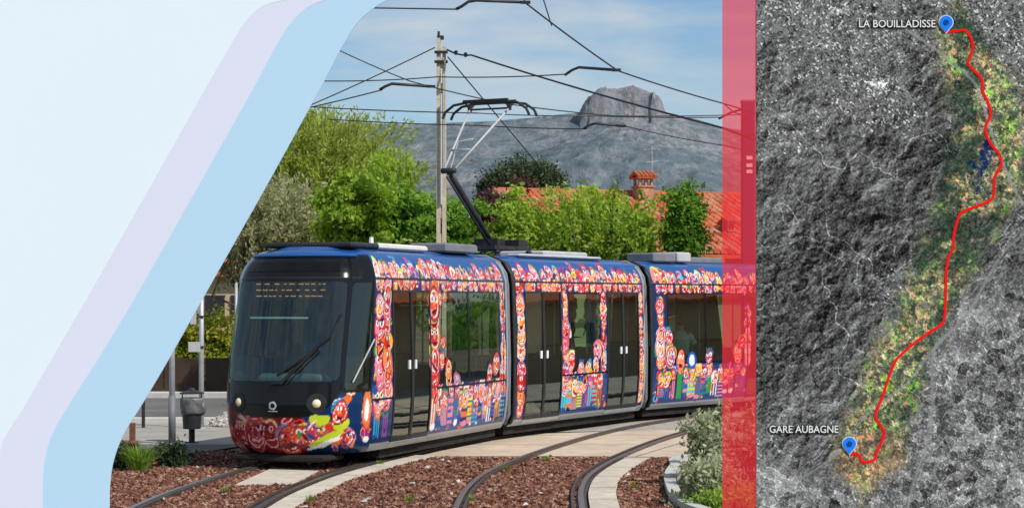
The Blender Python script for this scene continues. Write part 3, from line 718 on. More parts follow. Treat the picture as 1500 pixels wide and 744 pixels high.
body1, pane1, cv1 = build_body(M1, 'front_section', [], paint1, .017)
glaze(body1, pane1, [1], M['shield'], 'windscreen'); glaze(body1, pane1, [2,7], M['cabglass'], 'cab_window'); glaze(body1, pane1, [5,6,20,21,22], M['glass'], 'window')
make_door(M1, d1[0], d1[1], pane1, (3,4))
body2, pane2, cv2 = build_body(M2, 'middle_section', [], paint2, .019)
glaze(body2, pane2, [1], M['glass'], 'window'); make_door(M2, d2a[0], d2a[1], pane2, (3,4)); make_door(M2, d2b[0], d2b[1], pane2, (5,6))
body3, pane3, cv3 = build_body(M3, 'rear_section', [], paint3, .021)
glaze(body3, pane3, [5,6,20,21,22], M['glass'], 'window'); glaze(body3, pane3, [1], M['shield'], 'windscreen'); make_door(M3, d3[0], d3[1], pane3, (3,4))

def roof_plan(m, a_in=.0):
    lo = m.tip if m.nose else 0.0
    t = np.linspace(lo, m.L, 60); P = surf(m, t, np.full(60, 3.30)); R = P[:,:2]
    if not m.nose: Lf = R[::-1].copy(); Lf[:,0] *= -1; return np.vstack([R, Lf])
    Lf = R[::-1].copy(); Lf[:,0] *= -1; return np.vstack([R, Lf[:-1]])
for m, b in ((M1, body1), (M2, body2), (M3, body3)):
    R = roof_plan(m); n = len(R); c = R.mean(0)
    V = [(x, y, 3.298) for x, y in R]+[((x-c[0])*.75+c[0], (y-c[1])*.97+c[1], 3.345) for x, y in R]
    Fs = [[i, (i+1) % n, n+(i+1) % n, n+i] for i in range(n)]+[[n+i for i in range(n)]]
    mb = MB(); mb.add(V, Fs if not m.rev else [f[::-1] for f in Fs]); mb.build('roof', noisy('roof_blue', RBLUE, tuple(q*1.1 for q in RBLUE), 2, .5, c3=(.1,.12,.14), amt3=.4, scale3=4), b)
    # floor, ceiling, underframe, interior
    y0, y1 = (1.75, m.L-.05) if m.nose else (.05, m.L-.05)
    if m.rev: y0, y1 = m.L-y1, m.L-y0
    L = y1-y0; yc = (y0+y1)/2
    mb = MB(); mb.box((0,yc,.37),(2.2,L,.04)); mb.build('floor', M['interior'], b)
    mb = MB(); mb.box((0,yc,2.78),(2.1,L,.03)); mb.build('ceiling', M['interior'], b)
    mb = MB(); mb.box((0,yc,.22),(1.9,L,.22)); mb.build('underframe', M['under'], b)
    for k, s_ in enumerate(np.arange(y0+.7, y1-.5, .85)):
        for sx_ in (-.78, .62):
            if sx_ > 0 and k % 3 == 0: continue
            mb = MB(); mb.box((sx_,s_,.82),(.42,.42,.08),bev=.02); mb.box((sx_,s_+.2,1.15),(.42,.07,.62),bev=.02); mb.box((sx_,s_,.58),(.12,.3,.4)); mb.build('seat', M['seat'], b)
    for s_ in np.arange(y0+.5, y1, 1.5):
        mb = MB(); mb.tube([(.25,s_,.39),(.25,s_,2.76)], .018, 8); mb.build('grab_pole', M['galv'], b, smooth=True)
# cab interior
mb = MB(); mb.box((0,1.72,1.55),(2.1,.05,2.4)); mb.build('cab_bulkhead', M['cabdark'], body1)
mb = MB(); mb.box((0,.62,1.16),(1.6,.55,.3),bev=.08); mb.box((.0,.72,1.36),(1.1,.3,.14),bev=.05); mb.build('dashboard', M['dash'], body1)
mb = MB(); mb.box((0,1.35,.95),(.5,.5,.12),bev=.04); mb.box((0,1.55,1.45),(.48,.12,.9),bev=.04); mb.box((0,1.35,.6),(.2,.2,.6)); mb.build('driver_seat', M['seat'], body1)
mb = MB(); mb.box((-.2,.62,2.27),(.95,.02,.028)); mb.build('sun_blind', M['white'], body1)
for s_ in (-1,1): mb = MB(); mb.box((s_*1.0,1.2,1.0),(.03,.9,.9)); mb.build('cab_side_lining', M['cabdark'], body1)
mb = MB(); mb.box((0,1.2,.5),(1.9,1.2,.05)); mb.build('cab_floor', M['cabdark'], body1)
mb = MB(); mb.box((0,1.2,2.84),(1.7,1.0,.04)); mb.build('cab_ceiling', M['cabdark'], body1)
# destination display : rows of amber dots behind the windscreen
mb = MB(); mb.mat(0); mb.box((.0,.6,2.68),(1.25,.04,.28)); mb.mat(1)
rd = random.Random(5)
for r_ in range(3):
    x = -.55
    while x < .56:
        wd = rd.uniform(.03,.09)
        mb.box((x+wd/2,.572,2.775-.09*r_),(wd,.012,.016)); x += wd+rd.uniform(.02,.09)
mb.build('destination_display', [M['black'], M['orange_led']], body1)
# headlights, emblem, wiper, fine trim on the nose
def on(m, t, z, off=0.0): return surf(m, np.array([t]), np.array([z]), off)[0]
def disc(mb, m, tc_, zc, r, off, ring=None, n=28, dome=0.0):
    a = np.linspace(0, 2*PI, n, endpoint=False)
    out = surf(m, tc_+r*np.cos(a), zc+r*np.sin(a), off)
    if ring is None:
        c = on(m, tc_, zc, off+dome); mid = surf(m, tc_+.6*r*np.cos(a), zc+.6*r*np.sin(a), off+dome*.75)
        mb.add(np.vstack([out, mid, c[None]]), [[i,(i+1)%n,n+(i+1)%n,n+i] for i in range(n)]+[[n+i,n+(i+1)%n,2*n] for i in range(n)])
    else:
        inn = surf(m, tc_+ring*np.cos(a), zc+ring*np.sin(a), off)
        mb.add(np.vstack([out, inn]), [[i,(i+1)%n,n+(i+1)%n,n+i] for i in range(n)])
for s_ in (-1,1):
    tcn = tip+s_*.66
    mb = MB(); mb.mat(0); disc(mb, M1, tcn, 1.02, .15, .006, ring=.062); mb.mat(1); disc(mb, M1, tcn, 1.02, .064, .004, dome=.03)
    mb.build('headlight', [M['cabdark'], M['lamp']], body1, smooth=True)
mb = MB(); disc(mb, M1, tip+.0, .985, .062, .006, ring=.036)
for k in range(5): disc(mb, M1, tip+.05*math.cos(k*1.256), .985+.05*math.sin(k*1.256), .018, .007)
bars_on(M1, [(tip-.075+k*.026, tip-.075+k*.026+.018, .895, .91) for k in range(6)], mb, off=.002, th=.003)
mb.build('emblem', M['lightgrey'], body1)
mb = MB(); p0 = on(M1, tip+.12, 1.30, .05); p1 = on(M1, tip+.62, 1.83, .045)
mb.tube([on(M1, tip-.02, 1.30, .02), p0, p1], .026, 6); 
mb.tube([on(M1, tip+.2, 1.30, .03), on(M1, tip+.66, 1.78, .05)], .012, 6)
q0 = on(M1, tip+.28, 1.52, .03); mb.tube([on(M1, tip+.05, 1.42, .025), on(M1, tip+.35, 1.62, .03), on(M1, tip+.78, 1.98, .03), on(M1, tip+.93, 2.32, .03)], .02, 6)
mb.build('wiper', M['black'], body1)
mb = MB(); bars_on(M1, [(tip-1.15, tip+1.15, 3.175, 3.205)], mb, th=.03); mb.build('visor_edge', noisy('visor_blue', RBLUE, RBLUE, 3, .35), body1)
mb = MB(); bars_on(M1, [(tip-.85, tip+.85, 2.96, 3.1)], mb, th=.004); mb.build('camera_window', noisy('visor_black', (.004,.004,.005), (.006,.006,.007), 3, .12), body1)
mb = MB(); mb.tube([on(M1, T1(547), 1.95, .02), on(M1, T1(520), 1.32, .02)], .012, 6); mb.build('side_trim', M['lightgrey'], body1)
mb = MB(); mb.box((0,.55,.2),(1.5,.7,.1),bev=.03); mb.build('obstacle_guard', M['under'], body1)
# bogies
for m, ys, nm in ((M1, 3.4, body1), (M1, 5.6, body1), (M3, 3.6, body3), (M3, 1.5, body3)):
    mb = MB()
    for sx_ in (-.72, .72): mb.lathe((0,0,0), [(.0,-.06),(.27,-.06),(.29,0),(.27,.06),(0,.06)], 24) if False else None
    for sx_ in (-1,1):
        V = []; 
        a = np.linspace(0,2*PI,24,endpoint=False)
        A = np.column_stack([np.full(24, sx_*.66), ys+.29*np.cos(a), .32+.27*np.sin(a)]); B = A.copy(); B[:,0] += sx_*.11
        mb.add(np.vstack([A,B]), [list(range(24)), [24+i for i in range(24)][::-1]]+[[i,24+i,24+(i+1)%24,(i+1)%24] for i in range(24)])
    mb.box((0,ys,.25),(1.7,1.0,.18)); mb.build('bogie', M['under'], nm)
# gangways
def gangway(piv, dA, dB, name='gangway'):
    n = 7; mb = MB(); rows = []
    sec = [(1.1,.3),(1.13,.5),(1.13,2.8),(1.08,3.0),(.95,3.17),(.7,3.24),(-.7,3.24),(-.95,3.17),(-1.08,3.0),(-1.13,2.8),(-1.13,.5),(-1.1,.3)]
    for k in range(n):
        f = k/(n-1); s_ = -.22+.44*f; d = dA*(1-f)+dB*f; d = d/np.linalg.norm(d); r = np.array([d[1],-d[0]]); c = piv+d*s_; q = 1.0 if k % 2 == 0 else .955
        rows.append([(c[0]+r[0]*a*q-O1[0], c[1]+r[1]*a*q-O1[1], z) for a, z in sec])
    V = np.array(rows).reshape(-1,3); ns = len(sec)
    mb.add(V, [[k*ns+i, k*ns+(i+1) % ns, (k+1)*ns+(i+1) % ns, (k+1)*ns+i][::-1] for k in range(n-1) for i in range(ns)]); mb.build(name, M['black'], tram)
gangway(piv1, M1.d, M2.d); gangway(piv2, M2.d, M3.d)
# end frames of the sections
def end_frame(m, y, b, mat):
    mb = MB(); sec = [(1.1,.32),(1.19,.5),(1.2,1.5),(1.165,2.8),(1.13,3.0),(1.0,3.2),(.75,3.31)]
    pts = [(a, y, z) for a, z in sec]+[(-a, y, z) for a, z in reversed(sec)]
    mb.tube(pts, .035, 8); mb.build('end_frame', mat, b, smooth=True)
end_frame(M1, 7.0, body1, M['grey']); end_frame(M2, .0, body2, M['dark']); end_frame(M2, 5.9, body2, M['grey']); end_frame(M3, 0, body3, M['dark'])
# roof equipment
def rbox(b, name, a, s_, z, size, mat, bev=.03): mb = MB(); mb.box((a,s_,z),size,bev=bev); return mb.build(name, mat, b)
rbox(body1, 'roof_vent_cover', .0, 1.75, 3.375, (1.5,1.1,.09), M['dark'])
rbox(body1, 'roof_fairing', .6, 3.2, 3.375, (.35,2.0,.1), M['cream'])
rbox(body1, 'air_conditioner', -.3, 3.9, 3.40, (.9,2.0,.12), M['grey'])
rbox(body1, 'equipment_box', .5, 5.6, 3.42, (.7,1.5,.16), M['grey'])
mb = MB(); mb.box((.6,2.25,3.42),(.04,.12,.2),taper=.7); mb.build('antenna_fin', M['white'], body1)
rbox(body2, 'equipment_box', .6, 2.9, 3.365, (.3,3.6,.06), M['lightgrey']); rbox(body2, 'equipment_box', -.3, 4.2, 3.42, (1.0,2.0,.16), M['lightgrey'])
rbox(body3, 'equipment_box', .45, 1.2, 3.43, (.7,.9,.2), M['grey']); rbox(body3, 'equipment_box', .45, 2.0, 3.45, (.7,.55,.22), M['lightgrey']); rbox(body3, 'air_conditioner', -.2, 3.6, 3.41, (1.1,1.9,.14), M['grey'])
# pantograph on the middle section
pg = bpy.data.objects.new('pantograph', None); COL.objects.link(pg); pg.parent = tram; pg.location = tl(M2); pg.rotation_euler = (0,0,M2.rz)
S0 = 1.35; zb = 3.5
mb = MB()
for sx_ in (-.5,.5): mb.box((sx_,S0-.1,zb),(.08,1.5,.07)); 
for sy_ in (-.7,.05,.6): mb.box((0,S0+sy_,zb),(1.1,.08,.07))
mb.box((.0,S0-.05,zb+.1),(.5,.3,.16)); mb.box((.3,S0+.4,zb+.09),(.35,.35,.14))
for sx_ in (-.5,.5):
    for sy_ in (-.7,.6): mb.lathe((sx_,S0+sy_,3.33), [(.05,0),(.07,.03),(.04,.06),(.07,.09),(.04,.13)], 10)
mb.build('base_frame', M['dark'], pg)
E = (0, -.27, 4.87)
mb = MB(); mb.tube([(0,S0,zb+.1), E], [.075,.055], 10); mb.tube([(.12,S0-.25,zb+.05),(0.05,E[1]-.15,E[2]-.12)], .022, 6); mb.tube([(-.14,E[1],E[2]),(.14,E[1],E[2])], .05, 8); mb.build('lower_arm', M['dark'], pg, smooth=True)
HZ = 6.12; HS = 1.3
mb = MB(); mb.tube([(-.1,E[1],E[2]),(-.42,HS,HZ)], .022, 6); mb.tube([(.1,E[1],E[2]),(.42,HS,HZ)], .022, 6); mb.tube([(-.19,.2,5.28),(.19,.2,5.28)], .016, 6); mb.tube([(0,E[1],E[2]-.1),(-.2,.45,5.45),(.1,.5,5.5)], .012, 6); mb.build('upper_arm', M['lightgrey'], pg, smooth=True)
mb = MB()
for dy in (-.16,.16):
    mb.tube([(-.92,HS+dy,HZ-.16),(-.86,HS+dy,HZ-.04),(-.68,HS+dy,HZ+.08),(-.4,HS+dy,HZ+.12),(.4,HS+dy,HZ+.12),(.68,HS+dy,HZ+.08),(.86,HS+dy,HZ-.04),(.92,HS+dy,HZ-.16)], .026, 6)
    mb.box((0,HS+dy,HZ+.15),(.95,.05,.035))
for sx_ in (-.42,.42): mb.tube([(sx_,HS-.16,HZ+.1),(sx_,HS,HZ),(sx_,HS+.16,HZ+.1)], .02, 6); mb.lathe((sx_,HS,HZ-.04), [(.045,0),(.045,.12)], 8)
mb.tube([(-.42,HS,HZ),(.42,HS,HZ)], .02, 6)
mb.build('collector_head', M['dark'], pg)

# ------------------------------------------------------------------ passenger inside the rear section
def skin_mesh(name, verts, edges, radii, sub=1):
    me = bpy.data.meshes.new(name+'_cage'); me.from_pydata(verts, edges, []); o = bpy.data.objects.new(name+'_cage', me); COL.objects.link(o)
    md = o.modifiers.new('skin', 'SKIN'); 
    if not me.skin_vertices: return None
    for i, r in enumerate(radii):
        sv = me.skin_vertices[0].data[i]; sv.radius = (r, r) if not isinstance(r, tuple) else r; sv.use_root = (i == 0)
    o.modifiers.new('sub', 'SUBSURF').levels = sub; o.modifiers['sub'].render_levels = sub
    dg = bpy.context.evaluated_depsgraph_get(); dg.update(); out = bpy.data.meshes.new_from_object(o.evaluated_get(dg)); out.name = name
    bpy.data.objects.remove(o); 
    for p in out.polygons: p.use_smooth = True
    return out
def person(loc, rz):
    root = empty('person', loc, rz, 'person in a pale green shirt standing inside the rear tram section behind its window', 'person')
    V = [(0,0,.95),(0,0,1.12),(0,0,1.30),(0,0,1.42),(0,0,1.50),(0,.01,1.60),(0,.02,1.68)]; R = [(.16,.12),(.15,.105),(.175,.12),(.12,.09),.055,(.078,.095),(.07,.085)]
    Ed = [(0,1),(1,2),(2,3),(3,4),(4,5),(5,6)]
    def ch(par, pts, rs):
        for p, r in zip(pts, rs): V.append(p); R.append(r); Ed.append((par, len(V)-1)); par = len(V)-1
        return par
    for s in (-1,1):
        ch(0, [(s*.09,0,.88),(s*.1,.015,.5),(s*.1,-.01,.1),(s*.105,.03,.045),(s*.11,.15,.03)], [.085,.058,.042,.04,.03])
        hp = [(s*.19,0,1.40),(s*.25,.02,1.14),(s*.2,.22,1.05),(s*.18,.27,1.045)] if s < 0 else [(s*.19,0,1.40),(s*.3,.05,1.18),(s*.28,.28,1.32),(s*.27,.33,1.36)]
        h = ch(3, hp, [.055,.043,.034,.03])
        b = np.array(hp[-1])
        for k in range(4): ch(h, [tuple(b+np.array([(k-1.5)*.02,.05,.004*k])), tuple(b+np.array([(k-1.5)*.022,.085,-.015]))], [.010,.008])
        ch(h, [tuple(b+np.array([-s*.035,.02,-.005])), tuple(b+np.array([-s*.045,.05,-.015]))], [.011,.009])
    me = skin_mesh('body', V, Ed, R, 1)
    if me: link('body', me, M['skin'], root)
    # shirt, trousers and hair follow the body
    mb = MB()
    prof = [(.0,.94),(.19,.94),(.185,1.1),(.2,1.28),(.19,1.38),(.13,1.455),(.065,1.49),(.06,1.47)]
    mb.lathe((0,0,0), prof, 20); v = mb.v[0]; v[:,1] *= .74
    for s in (-1,1): mb.tube([(s*.16,0,1.41),(s*.22,.01,1.28),(s*.25,.02,1.17)] if s < 0 else [(s*.16,0,1.41),(s*.25,.03,1.28),(s*.3,.05,1.2)], [.085,.072,.066], 12, False)
    mb.build('shirt', M['shirt'], root, smooth=True)
    mb = MB()
    mb.lathe((0,0,0), [(.0,.8),(.17,.82),(.185,.96)], 18); mb.v[0][:,1] *= .76
    for s in (-1,1): mb.tube([(s*.09,0,.9),(s*.1,.015,.5),(s*.1,-.01,.09)], [.105,.078,.066], 12)
    mb.build('trousers', M['trousers'], root, smooth=True)
    mb = MB(); mb.lathe((0,-.005,0), [(.09,1.60),(.105,1.66),(.1,1.72),(.07,1.77),(0,1.79)], 16); mb.v[0][:,1] -= .012; mb.build('hair', M['hair'], root, smooth=True)
    mb = MB()
    for s in (-1,1): mb.lathe((s*.03,.098,1.64), [(0,-.012),(.011,-.006),(.011,.006),(0,.012)], 8)
    mb.tube([(0,.1,1.635),(0,.122,1.605),(0,.1,1.6)], .01, 6); mb.box((0,.095,1.57),(.05,.012,.012)); mb.build('face_features', M['hair'], root)
    return root
pw = toworld(M3, np.array([.8, 1.82, .392]))
person(tuple(pw), M3.rz+.6)

# ------------------------------------------------------------------ vegetation
def leaves(C, size, aspect=1.7, up=.2, tone=None, dirs=None):
    n = len(C); d = RNG.normal(0,1,(n,3)) if dirs is None else dirs+RNG.normal(0,.35,(n,3)); d[:,2] += up if dirs is None else 0
    d /= np.linalg.norm(d,axis=1)[:,None]+1e-9; q = RNG.normal(0,1,(n,3)); w_ = np.cross(d,q); w_ /= np.linalg.norm(w_,axis=1)[:,None]+1e-9
    s = size*RNG.uniform(.6,1.35,(n,1)); a = d*s*aspect/2; b = w_*s/2
    V = np.stack([C-a, C+b-a*.1, C+a, C-b-a*.1], 1).reshape(-1,3); Fq = np.arange(4*n).reshape(n,4)
    tn = RNG.uniform(0,1,n) if tone is None else tone
    return V, Fq, np.repeat(np.clip(tn,0,1),4)
def clump_crown(rx, ry, rz, z0, nclump, per, size, cr=.32, aspect=1.7, hollow=.35, seed=0, irregular=.25):
    rg = np.random.default_rng(seed)
    u = rg.normal(0,1,(nclump,3)); u /= np.linalg.norm(u,axis=1)[:,None]; r = rg.uniform(hollow,1,nclump)**.6
    bump = 1+irregular*rg.normal(0,1,nclump)
    K = u*(r*bump)[:,None]*np.array([rx,ry,rz])+np.array([0,0,z0]); K[:,2] = np.maximum(K[:,2], z0-rz*.8)
    tk = rg.uniform(-.18,.22,nclump)
    C = np.repeat(K,per,0)+rg.normal(0,1,(nclump*per,3))*cr*np.repeat(rg.uniform(.5,1.15,nclump),per)[:,None]*np.array([1,1,.75])*.5
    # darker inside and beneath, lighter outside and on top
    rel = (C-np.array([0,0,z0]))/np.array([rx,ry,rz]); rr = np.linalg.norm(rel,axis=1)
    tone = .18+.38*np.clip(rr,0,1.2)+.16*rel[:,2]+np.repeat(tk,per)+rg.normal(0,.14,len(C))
    return K, leaves(C, size, aspect, .2, tone)
def trunk_mb(h, r, K, nl=9, seed=0, lean=(0,0), fork=.45):
    rg = random.Random(seed); mb = MB()
    pts = [(lean[0]*f*h+rg.uniform(-.04,.04), lean[1]*f*h+rg.uniform(-.04,.04), h*f) for f in np.linspace(0,1,7)]
    pts[0] = (0,0,-.05)
    mb.tube(pts, [r*1.25,r,r*.9,r*.8,r*.65,r*.45,r*.2], 9)
    idx = sorted(range(len(K)), key=lambda i: rg.random())[:nl]
    for i in idx:
        f = rg.uniform(fork,.85); b = np.array(pts[max(1, min(5, round(f*6)))]); e = K[i]; mid = (b+e)/2+np.array([0,0,.12*np.linalg.norm(e-b)])
        mb.tube([b, mid, e], [r*.42,r*.25,r*.06], 6)
    return mb
GREENS = {
 'fresh': leafmat('fresh_green_leaf', (.03,.075,.010), (.22,.34,.035), (.46,.56,.11), .55),
 'mid': leafmat('mid_green_leaf', (.03,.08,.014), (.12,.25,.03), (.27,.42,.07), .5),
 'yellow': leafmat('yellow_green_leaf', (.08,.11,.02), (.30,.37,.06), (.50,.54,.15), .55),
 'olive': leafmat('olive_grey_leaf', (.15,.15,.075), (.36,.36,.19), (.55,.54,.33), .5),
 'pine': leafmat('dark_pine_needle', (.008,.018,.008), (.028,.048,.02), (.065,.095,.04), .15),
 'plum': leafmat('purple_leaf', (.025,.01,.012), (.075,.03,.03), (.16,.07,.065), .3),
 'silver': leafmat('silver_green_leaf', (.08,.10,.045), (.25,.29,.15), (.50,.52,.34), .35),
 'hedge': leafmat('hedge_leaf', (.06,.08,.012), (.28,.31,.035), (.52,.52,.09), .5),
 'grass': leafmat('grass_blade', (.04,.09,.012), (.16,.28,.035), (.35,.45,.1), .4)}
def tree(name, loc, rx, rz, z0, kind, label, group, ncl=90, per=70, size=.13, cr=.5, seed=1, aspect=1.6, trunk_r=.12, irregular=.22, ry=None, bark='bark', lean=(0,0), cat='tree', hollow=.35):
    root = empty(name, loc, 0, label, cat, group)
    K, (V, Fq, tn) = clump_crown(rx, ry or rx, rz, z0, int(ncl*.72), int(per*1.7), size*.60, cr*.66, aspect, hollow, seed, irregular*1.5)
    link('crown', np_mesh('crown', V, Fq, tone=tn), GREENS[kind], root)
    trunk_mb(z0+rz*.35, trunk_r, K, 10, seed, lean, .3).build('trunk', M[bark], root, smooth=True)
    return root
G = 'trees behind the tram'
def tp(px, Y): return ((px-CX)*Y/F, Y, 0)
def zt(py, Y): return H+(CY-py)*Y/F
def place(name, px, ytop, wpx, Y, kind, label, ybot=400, **kw):
    top = zt(ytop, Y); bot = zt(ybot, Y); rx = wpx/2*Y/F; rz = (top-bot)/2
    return tree(name, tp(px, Y), rx*.88, rz*.9, (top+bot)/2, kind, label, G, **kw)
# sprouting trees: shoots with leaves along them
def shoots(name, px, Y, ytop, ybot, wpx, kind, label, n, per, size, seed, spread=.5, droop=.15, aspect=3.0, width_top=1.0, bark='bark', side=0.0, lowdense=1.0):
    rg = np.random.default_rng(seed); root = empty(name, tp(px, Y), 0, label, 'tree', G)
    top = zt(ytop, Y); bot = max(.6, zt(ybot, Y)); W = wpx/2*Y/F; Cs = []; Ds = []; Ts = []; mb = MB(); ends = []
    for i in range(n):
        b = np.array([rg.normal(0,.32)*W, rg.normal(0,.4)*W, bot+(top-bot)*rg.uniform(0,.45)**lowdense])
        ang = rg.uniform(0,2*PI); out = np.array([math.cos(ang)+side, math.sin(ang)*.8, 0])*W*rg.uniform(.2,1)*width_top
        e = b+out; e[2] = b[2]+(top-b[2])*rg.uniform(.35,1.0)*(1-.25*np.linalg.norm(out)/max(W,.1)*.6)
        f = np.linspace(0,1,per)[:,None]; mid = (b+e)/2+np.array([0,0,.25*(e[2]-b[2])])
        path = (1-f)**2*b+2*f*(1-f)*mid+f**2*(e-np.array([0,0,droop*f[-1,0]*W]))
        tang = np.gradient(path, axis=0); tang /= np.linalg.norm(tang,axis=1)[:,None]+1e-9
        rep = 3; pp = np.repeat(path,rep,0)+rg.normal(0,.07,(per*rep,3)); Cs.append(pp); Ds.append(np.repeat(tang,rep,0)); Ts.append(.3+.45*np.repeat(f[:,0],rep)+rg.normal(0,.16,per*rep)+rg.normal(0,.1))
        if i % 3 == 0: mb.tube(path[::max(1,per//5)], np.linspace(.022,.006,len(path[::max(1,per//5)])), 5); ends.append(b)
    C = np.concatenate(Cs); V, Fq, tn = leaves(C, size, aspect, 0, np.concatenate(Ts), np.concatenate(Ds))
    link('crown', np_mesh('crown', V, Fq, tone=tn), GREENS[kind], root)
    mb.tube([(0,0,-.05),(.05,0,bot*.5),(0,.05,bot),(0,0,bot+(top-bot)*.4)], [.2,.16,.12,.05], 9)
    for b in ends: mb.tube([(0,0,bot*.7), (b*np.array([.5,.5,1])+np.array([0,0,bot*.7]))/2, b, b+np.array([0,0,.03])], [.06,.04,.024,.02], 6)
    mb.build('trunk', M[bark], root, smooth=True); return root
shoots('feathery_tree', 455, 58, 136, 420, 235, 'yellow', 'tall feathery yellow-green tree rising behind the pale blue panel edge', 560, 36, .05, 5, side=.12, droop=.1)
shoots('olive_tree', 385, 55, 225, 440, 190, 'olive', 'grey-brown thin-leaved tree left of the tram roof', 300, 30, .055, 9, aspect=2.4, droop=.25)
place('broadleaf_tree', 522, 240, 130, 50, 'fresh', 'bright broadleaf tree above the tram cab, left of the concrete pole', ncl=120, per=80, size=.15, seed=11)
place('broadleaf_tree', 596, 275, 100, 50.5, 'mid', 'darker broadleaf tree directly left of the concrete pole foot', ncl=90, per=70, size=.15, seed=12)
shoots('broadleaf_tree', 575, 52, 205, 420, 90, 'fresh', 'tree with loose shoots sticking above the broadleaf crowns', 80, 20, .08, 17, aspect=1.8)
place('broadleaf_tree', 660, 292, 90, 49.6, 'mid', 'low tree at the foot of the concrete pole', ncl=70, per=60, size=.14, seed=13)
place('plum_tree', 722, 280, 95, 56, 'plum', 'purple-leaved tree between the pole and the dark pine', ncl=70, per=60, size=.14, seed=14, bark='bark_dark')
place('pine_tree', 768, 240, 140, 74, 'pine', 'dark flat-topped pine left of the tiled roof', ncl=330, per=150, size=.10, cr=.75, seed=15, ybot=330, bark='bark_dark', aspect=2.4, irregular=.15)
place('broadleaf_tree', 764, 288, 76, 52, 'fresh', 'bright green tree right of the pantograph', ncl=100, per=70, size=.14, seed=21)
place('broadleaf_tree', 852, 286, 100, 53, 'fresh', 'broad bright tree in front of the left end of the tiled roof', ncl=110, per=70, size=.14, seed=22)
place('broadleaf_tree', 922, 304, 60, 52.5, 'fresh', 'low light green tree under the chimney', ncl=90, per=70, size=.14, seed=23)
place('broadleaf_tree', 1003, 262, 52, 51, 'mid', 'slender green tree standing before the tiled roof, right of the chimney', ncl=110, per=70, size=.14, seed=24, irregular=.08)
shoots('broadleaf_tree', 866, 51, 250, 425, 230, 'fresh', 'thin upright saplings along the fence behind the middle section', 100, 20, .075, 25, aspect=1.7)
shoots('broadleaf_tree', 690, 52, 312, 425, 420, 'yellow', 'yellowish undergrowth showing between the trees above the tram roof', 150, 16, .07, 26, aspect=1.7)
# distant band of trees
n = 260; bx_ = RNG.uniform(-130, 110, n); by_ = RNG.uniform(96, 150, n); Cs = []; Ts = []
for x_, y_ in zip(bx_, by_):
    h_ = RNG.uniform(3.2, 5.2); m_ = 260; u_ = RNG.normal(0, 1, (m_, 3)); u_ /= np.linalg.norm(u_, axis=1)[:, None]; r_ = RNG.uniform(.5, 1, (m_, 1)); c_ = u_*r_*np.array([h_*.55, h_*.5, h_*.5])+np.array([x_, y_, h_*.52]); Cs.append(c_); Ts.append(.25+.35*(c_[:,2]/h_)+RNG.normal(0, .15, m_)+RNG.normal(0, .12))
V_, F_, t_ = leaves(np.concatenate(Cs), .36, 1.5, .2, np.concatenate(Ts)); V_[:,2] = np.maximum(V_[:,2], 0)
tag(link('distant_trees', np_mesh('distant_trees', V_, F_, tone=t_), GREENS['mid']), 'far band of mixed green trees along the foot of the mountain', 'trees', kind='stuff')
# hedge behind the brown wall
def bush(name, loc, rx, ry, rz, kind, label, group, cat='bush', ncl=40, per=60, size=.08, seed=1, cr=.3, aspect=1.7, stem=True, irregular=.2):
    root = empty(name, loc, 0, label, cat, group)
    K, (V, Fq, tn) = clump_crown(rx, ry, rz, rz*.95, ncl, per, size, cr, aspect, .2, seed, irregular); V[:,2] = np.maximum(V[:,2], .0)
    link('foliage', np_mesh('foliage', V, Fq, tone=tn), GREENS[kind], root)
    mb = MB(); rg = random.Random(seed)
    for i in range(min(7,len(K))): mb.tube([(rg.uniform(-.05,.05),rg.uniform(-.05,.05),-.03),K[i]*np.array([.5,.5,.55]),K[i]], [.018,.013,.005], 5)
    mb.build('stem', M['bark'], root); return root
for i,(px,hh) in enumerate(((232,2.0),(268,2.35),(304,2.15),(338,2.0),(372,2.2))):
    lb = ['hedge shrub hidden against the pale blue panel', 'tall yellow-green hedge shrub behind the brown wall beside the metal posts', 'yellow-green hedge shrub above the brown wall nearest the tram nose', 'hedge shrub behind the tram nose', 'hedge shrub farther behind the tram cab'][i]
    bush('hedge_shrub', tp(px,54.6), .55, .5, hh/2, 'hedge', lb, 'hedge behind the brown wall', 'hedge', 60, 70, .07, 60+i)
# brown wall
mb = MB(); W = empty('brown_wall', (0,52.9,0), 0, 'low dark brown panel wall across the road left of the tram', 'wall')
x0, x1 = tp(120,52.9)[0], tp(480,52.9)[0]
n = 6
for i in range(n):
    a = x0+(x1-x0)*i/n; b = x0+(x1-x0)*(i+1)/n
    m = MB(); m.box(((a+b)/2,0,.52),(b-a-.025,.06,.92),bev=.008); m.build('panel', M['wallbrown'], W)
m = MB(); m.box(((x0+x1)/2,.0,.045),(x1-x0,.2,.09)); m.build('footing', M['kerb'], W)
# house at far left glimpsed between the trees
def simple_house(px, Y, wpx, ytop, label, xy=None, rz=0, hw=None, h=None):
    c = tp(px,Y) if xy is None else (xy[0],xy[1],0); hw = hw or wpx/2*Y/F; h = h or zt(ytop,Y); root = empty('house', c, rz, label, 'house')
    m = MB(); m.box((0,3,h/2),(2*hw,6,h)); m.build('wall', M['render'], root)
    m = MB(); m.prism([(-.5,0),(3,1.3),(6.5,0),(6.5,.12),(3,1.45),(-.5,.12)], (-hw-.3,0,h), (0,1,0), (0,0,1), (2*hw+.6,0,0)); m.build('roof', M['tile'], root)
    for q in (-.5,.2,.7):
        m = MB(); m.box((q*hw,-.02,h*.62),(.8,.08,1.1)); m.build('window', M['dark'], root)
simple_house(300, 82, 150, 405, 'ochre house partly hidden behind the hedge at far left')

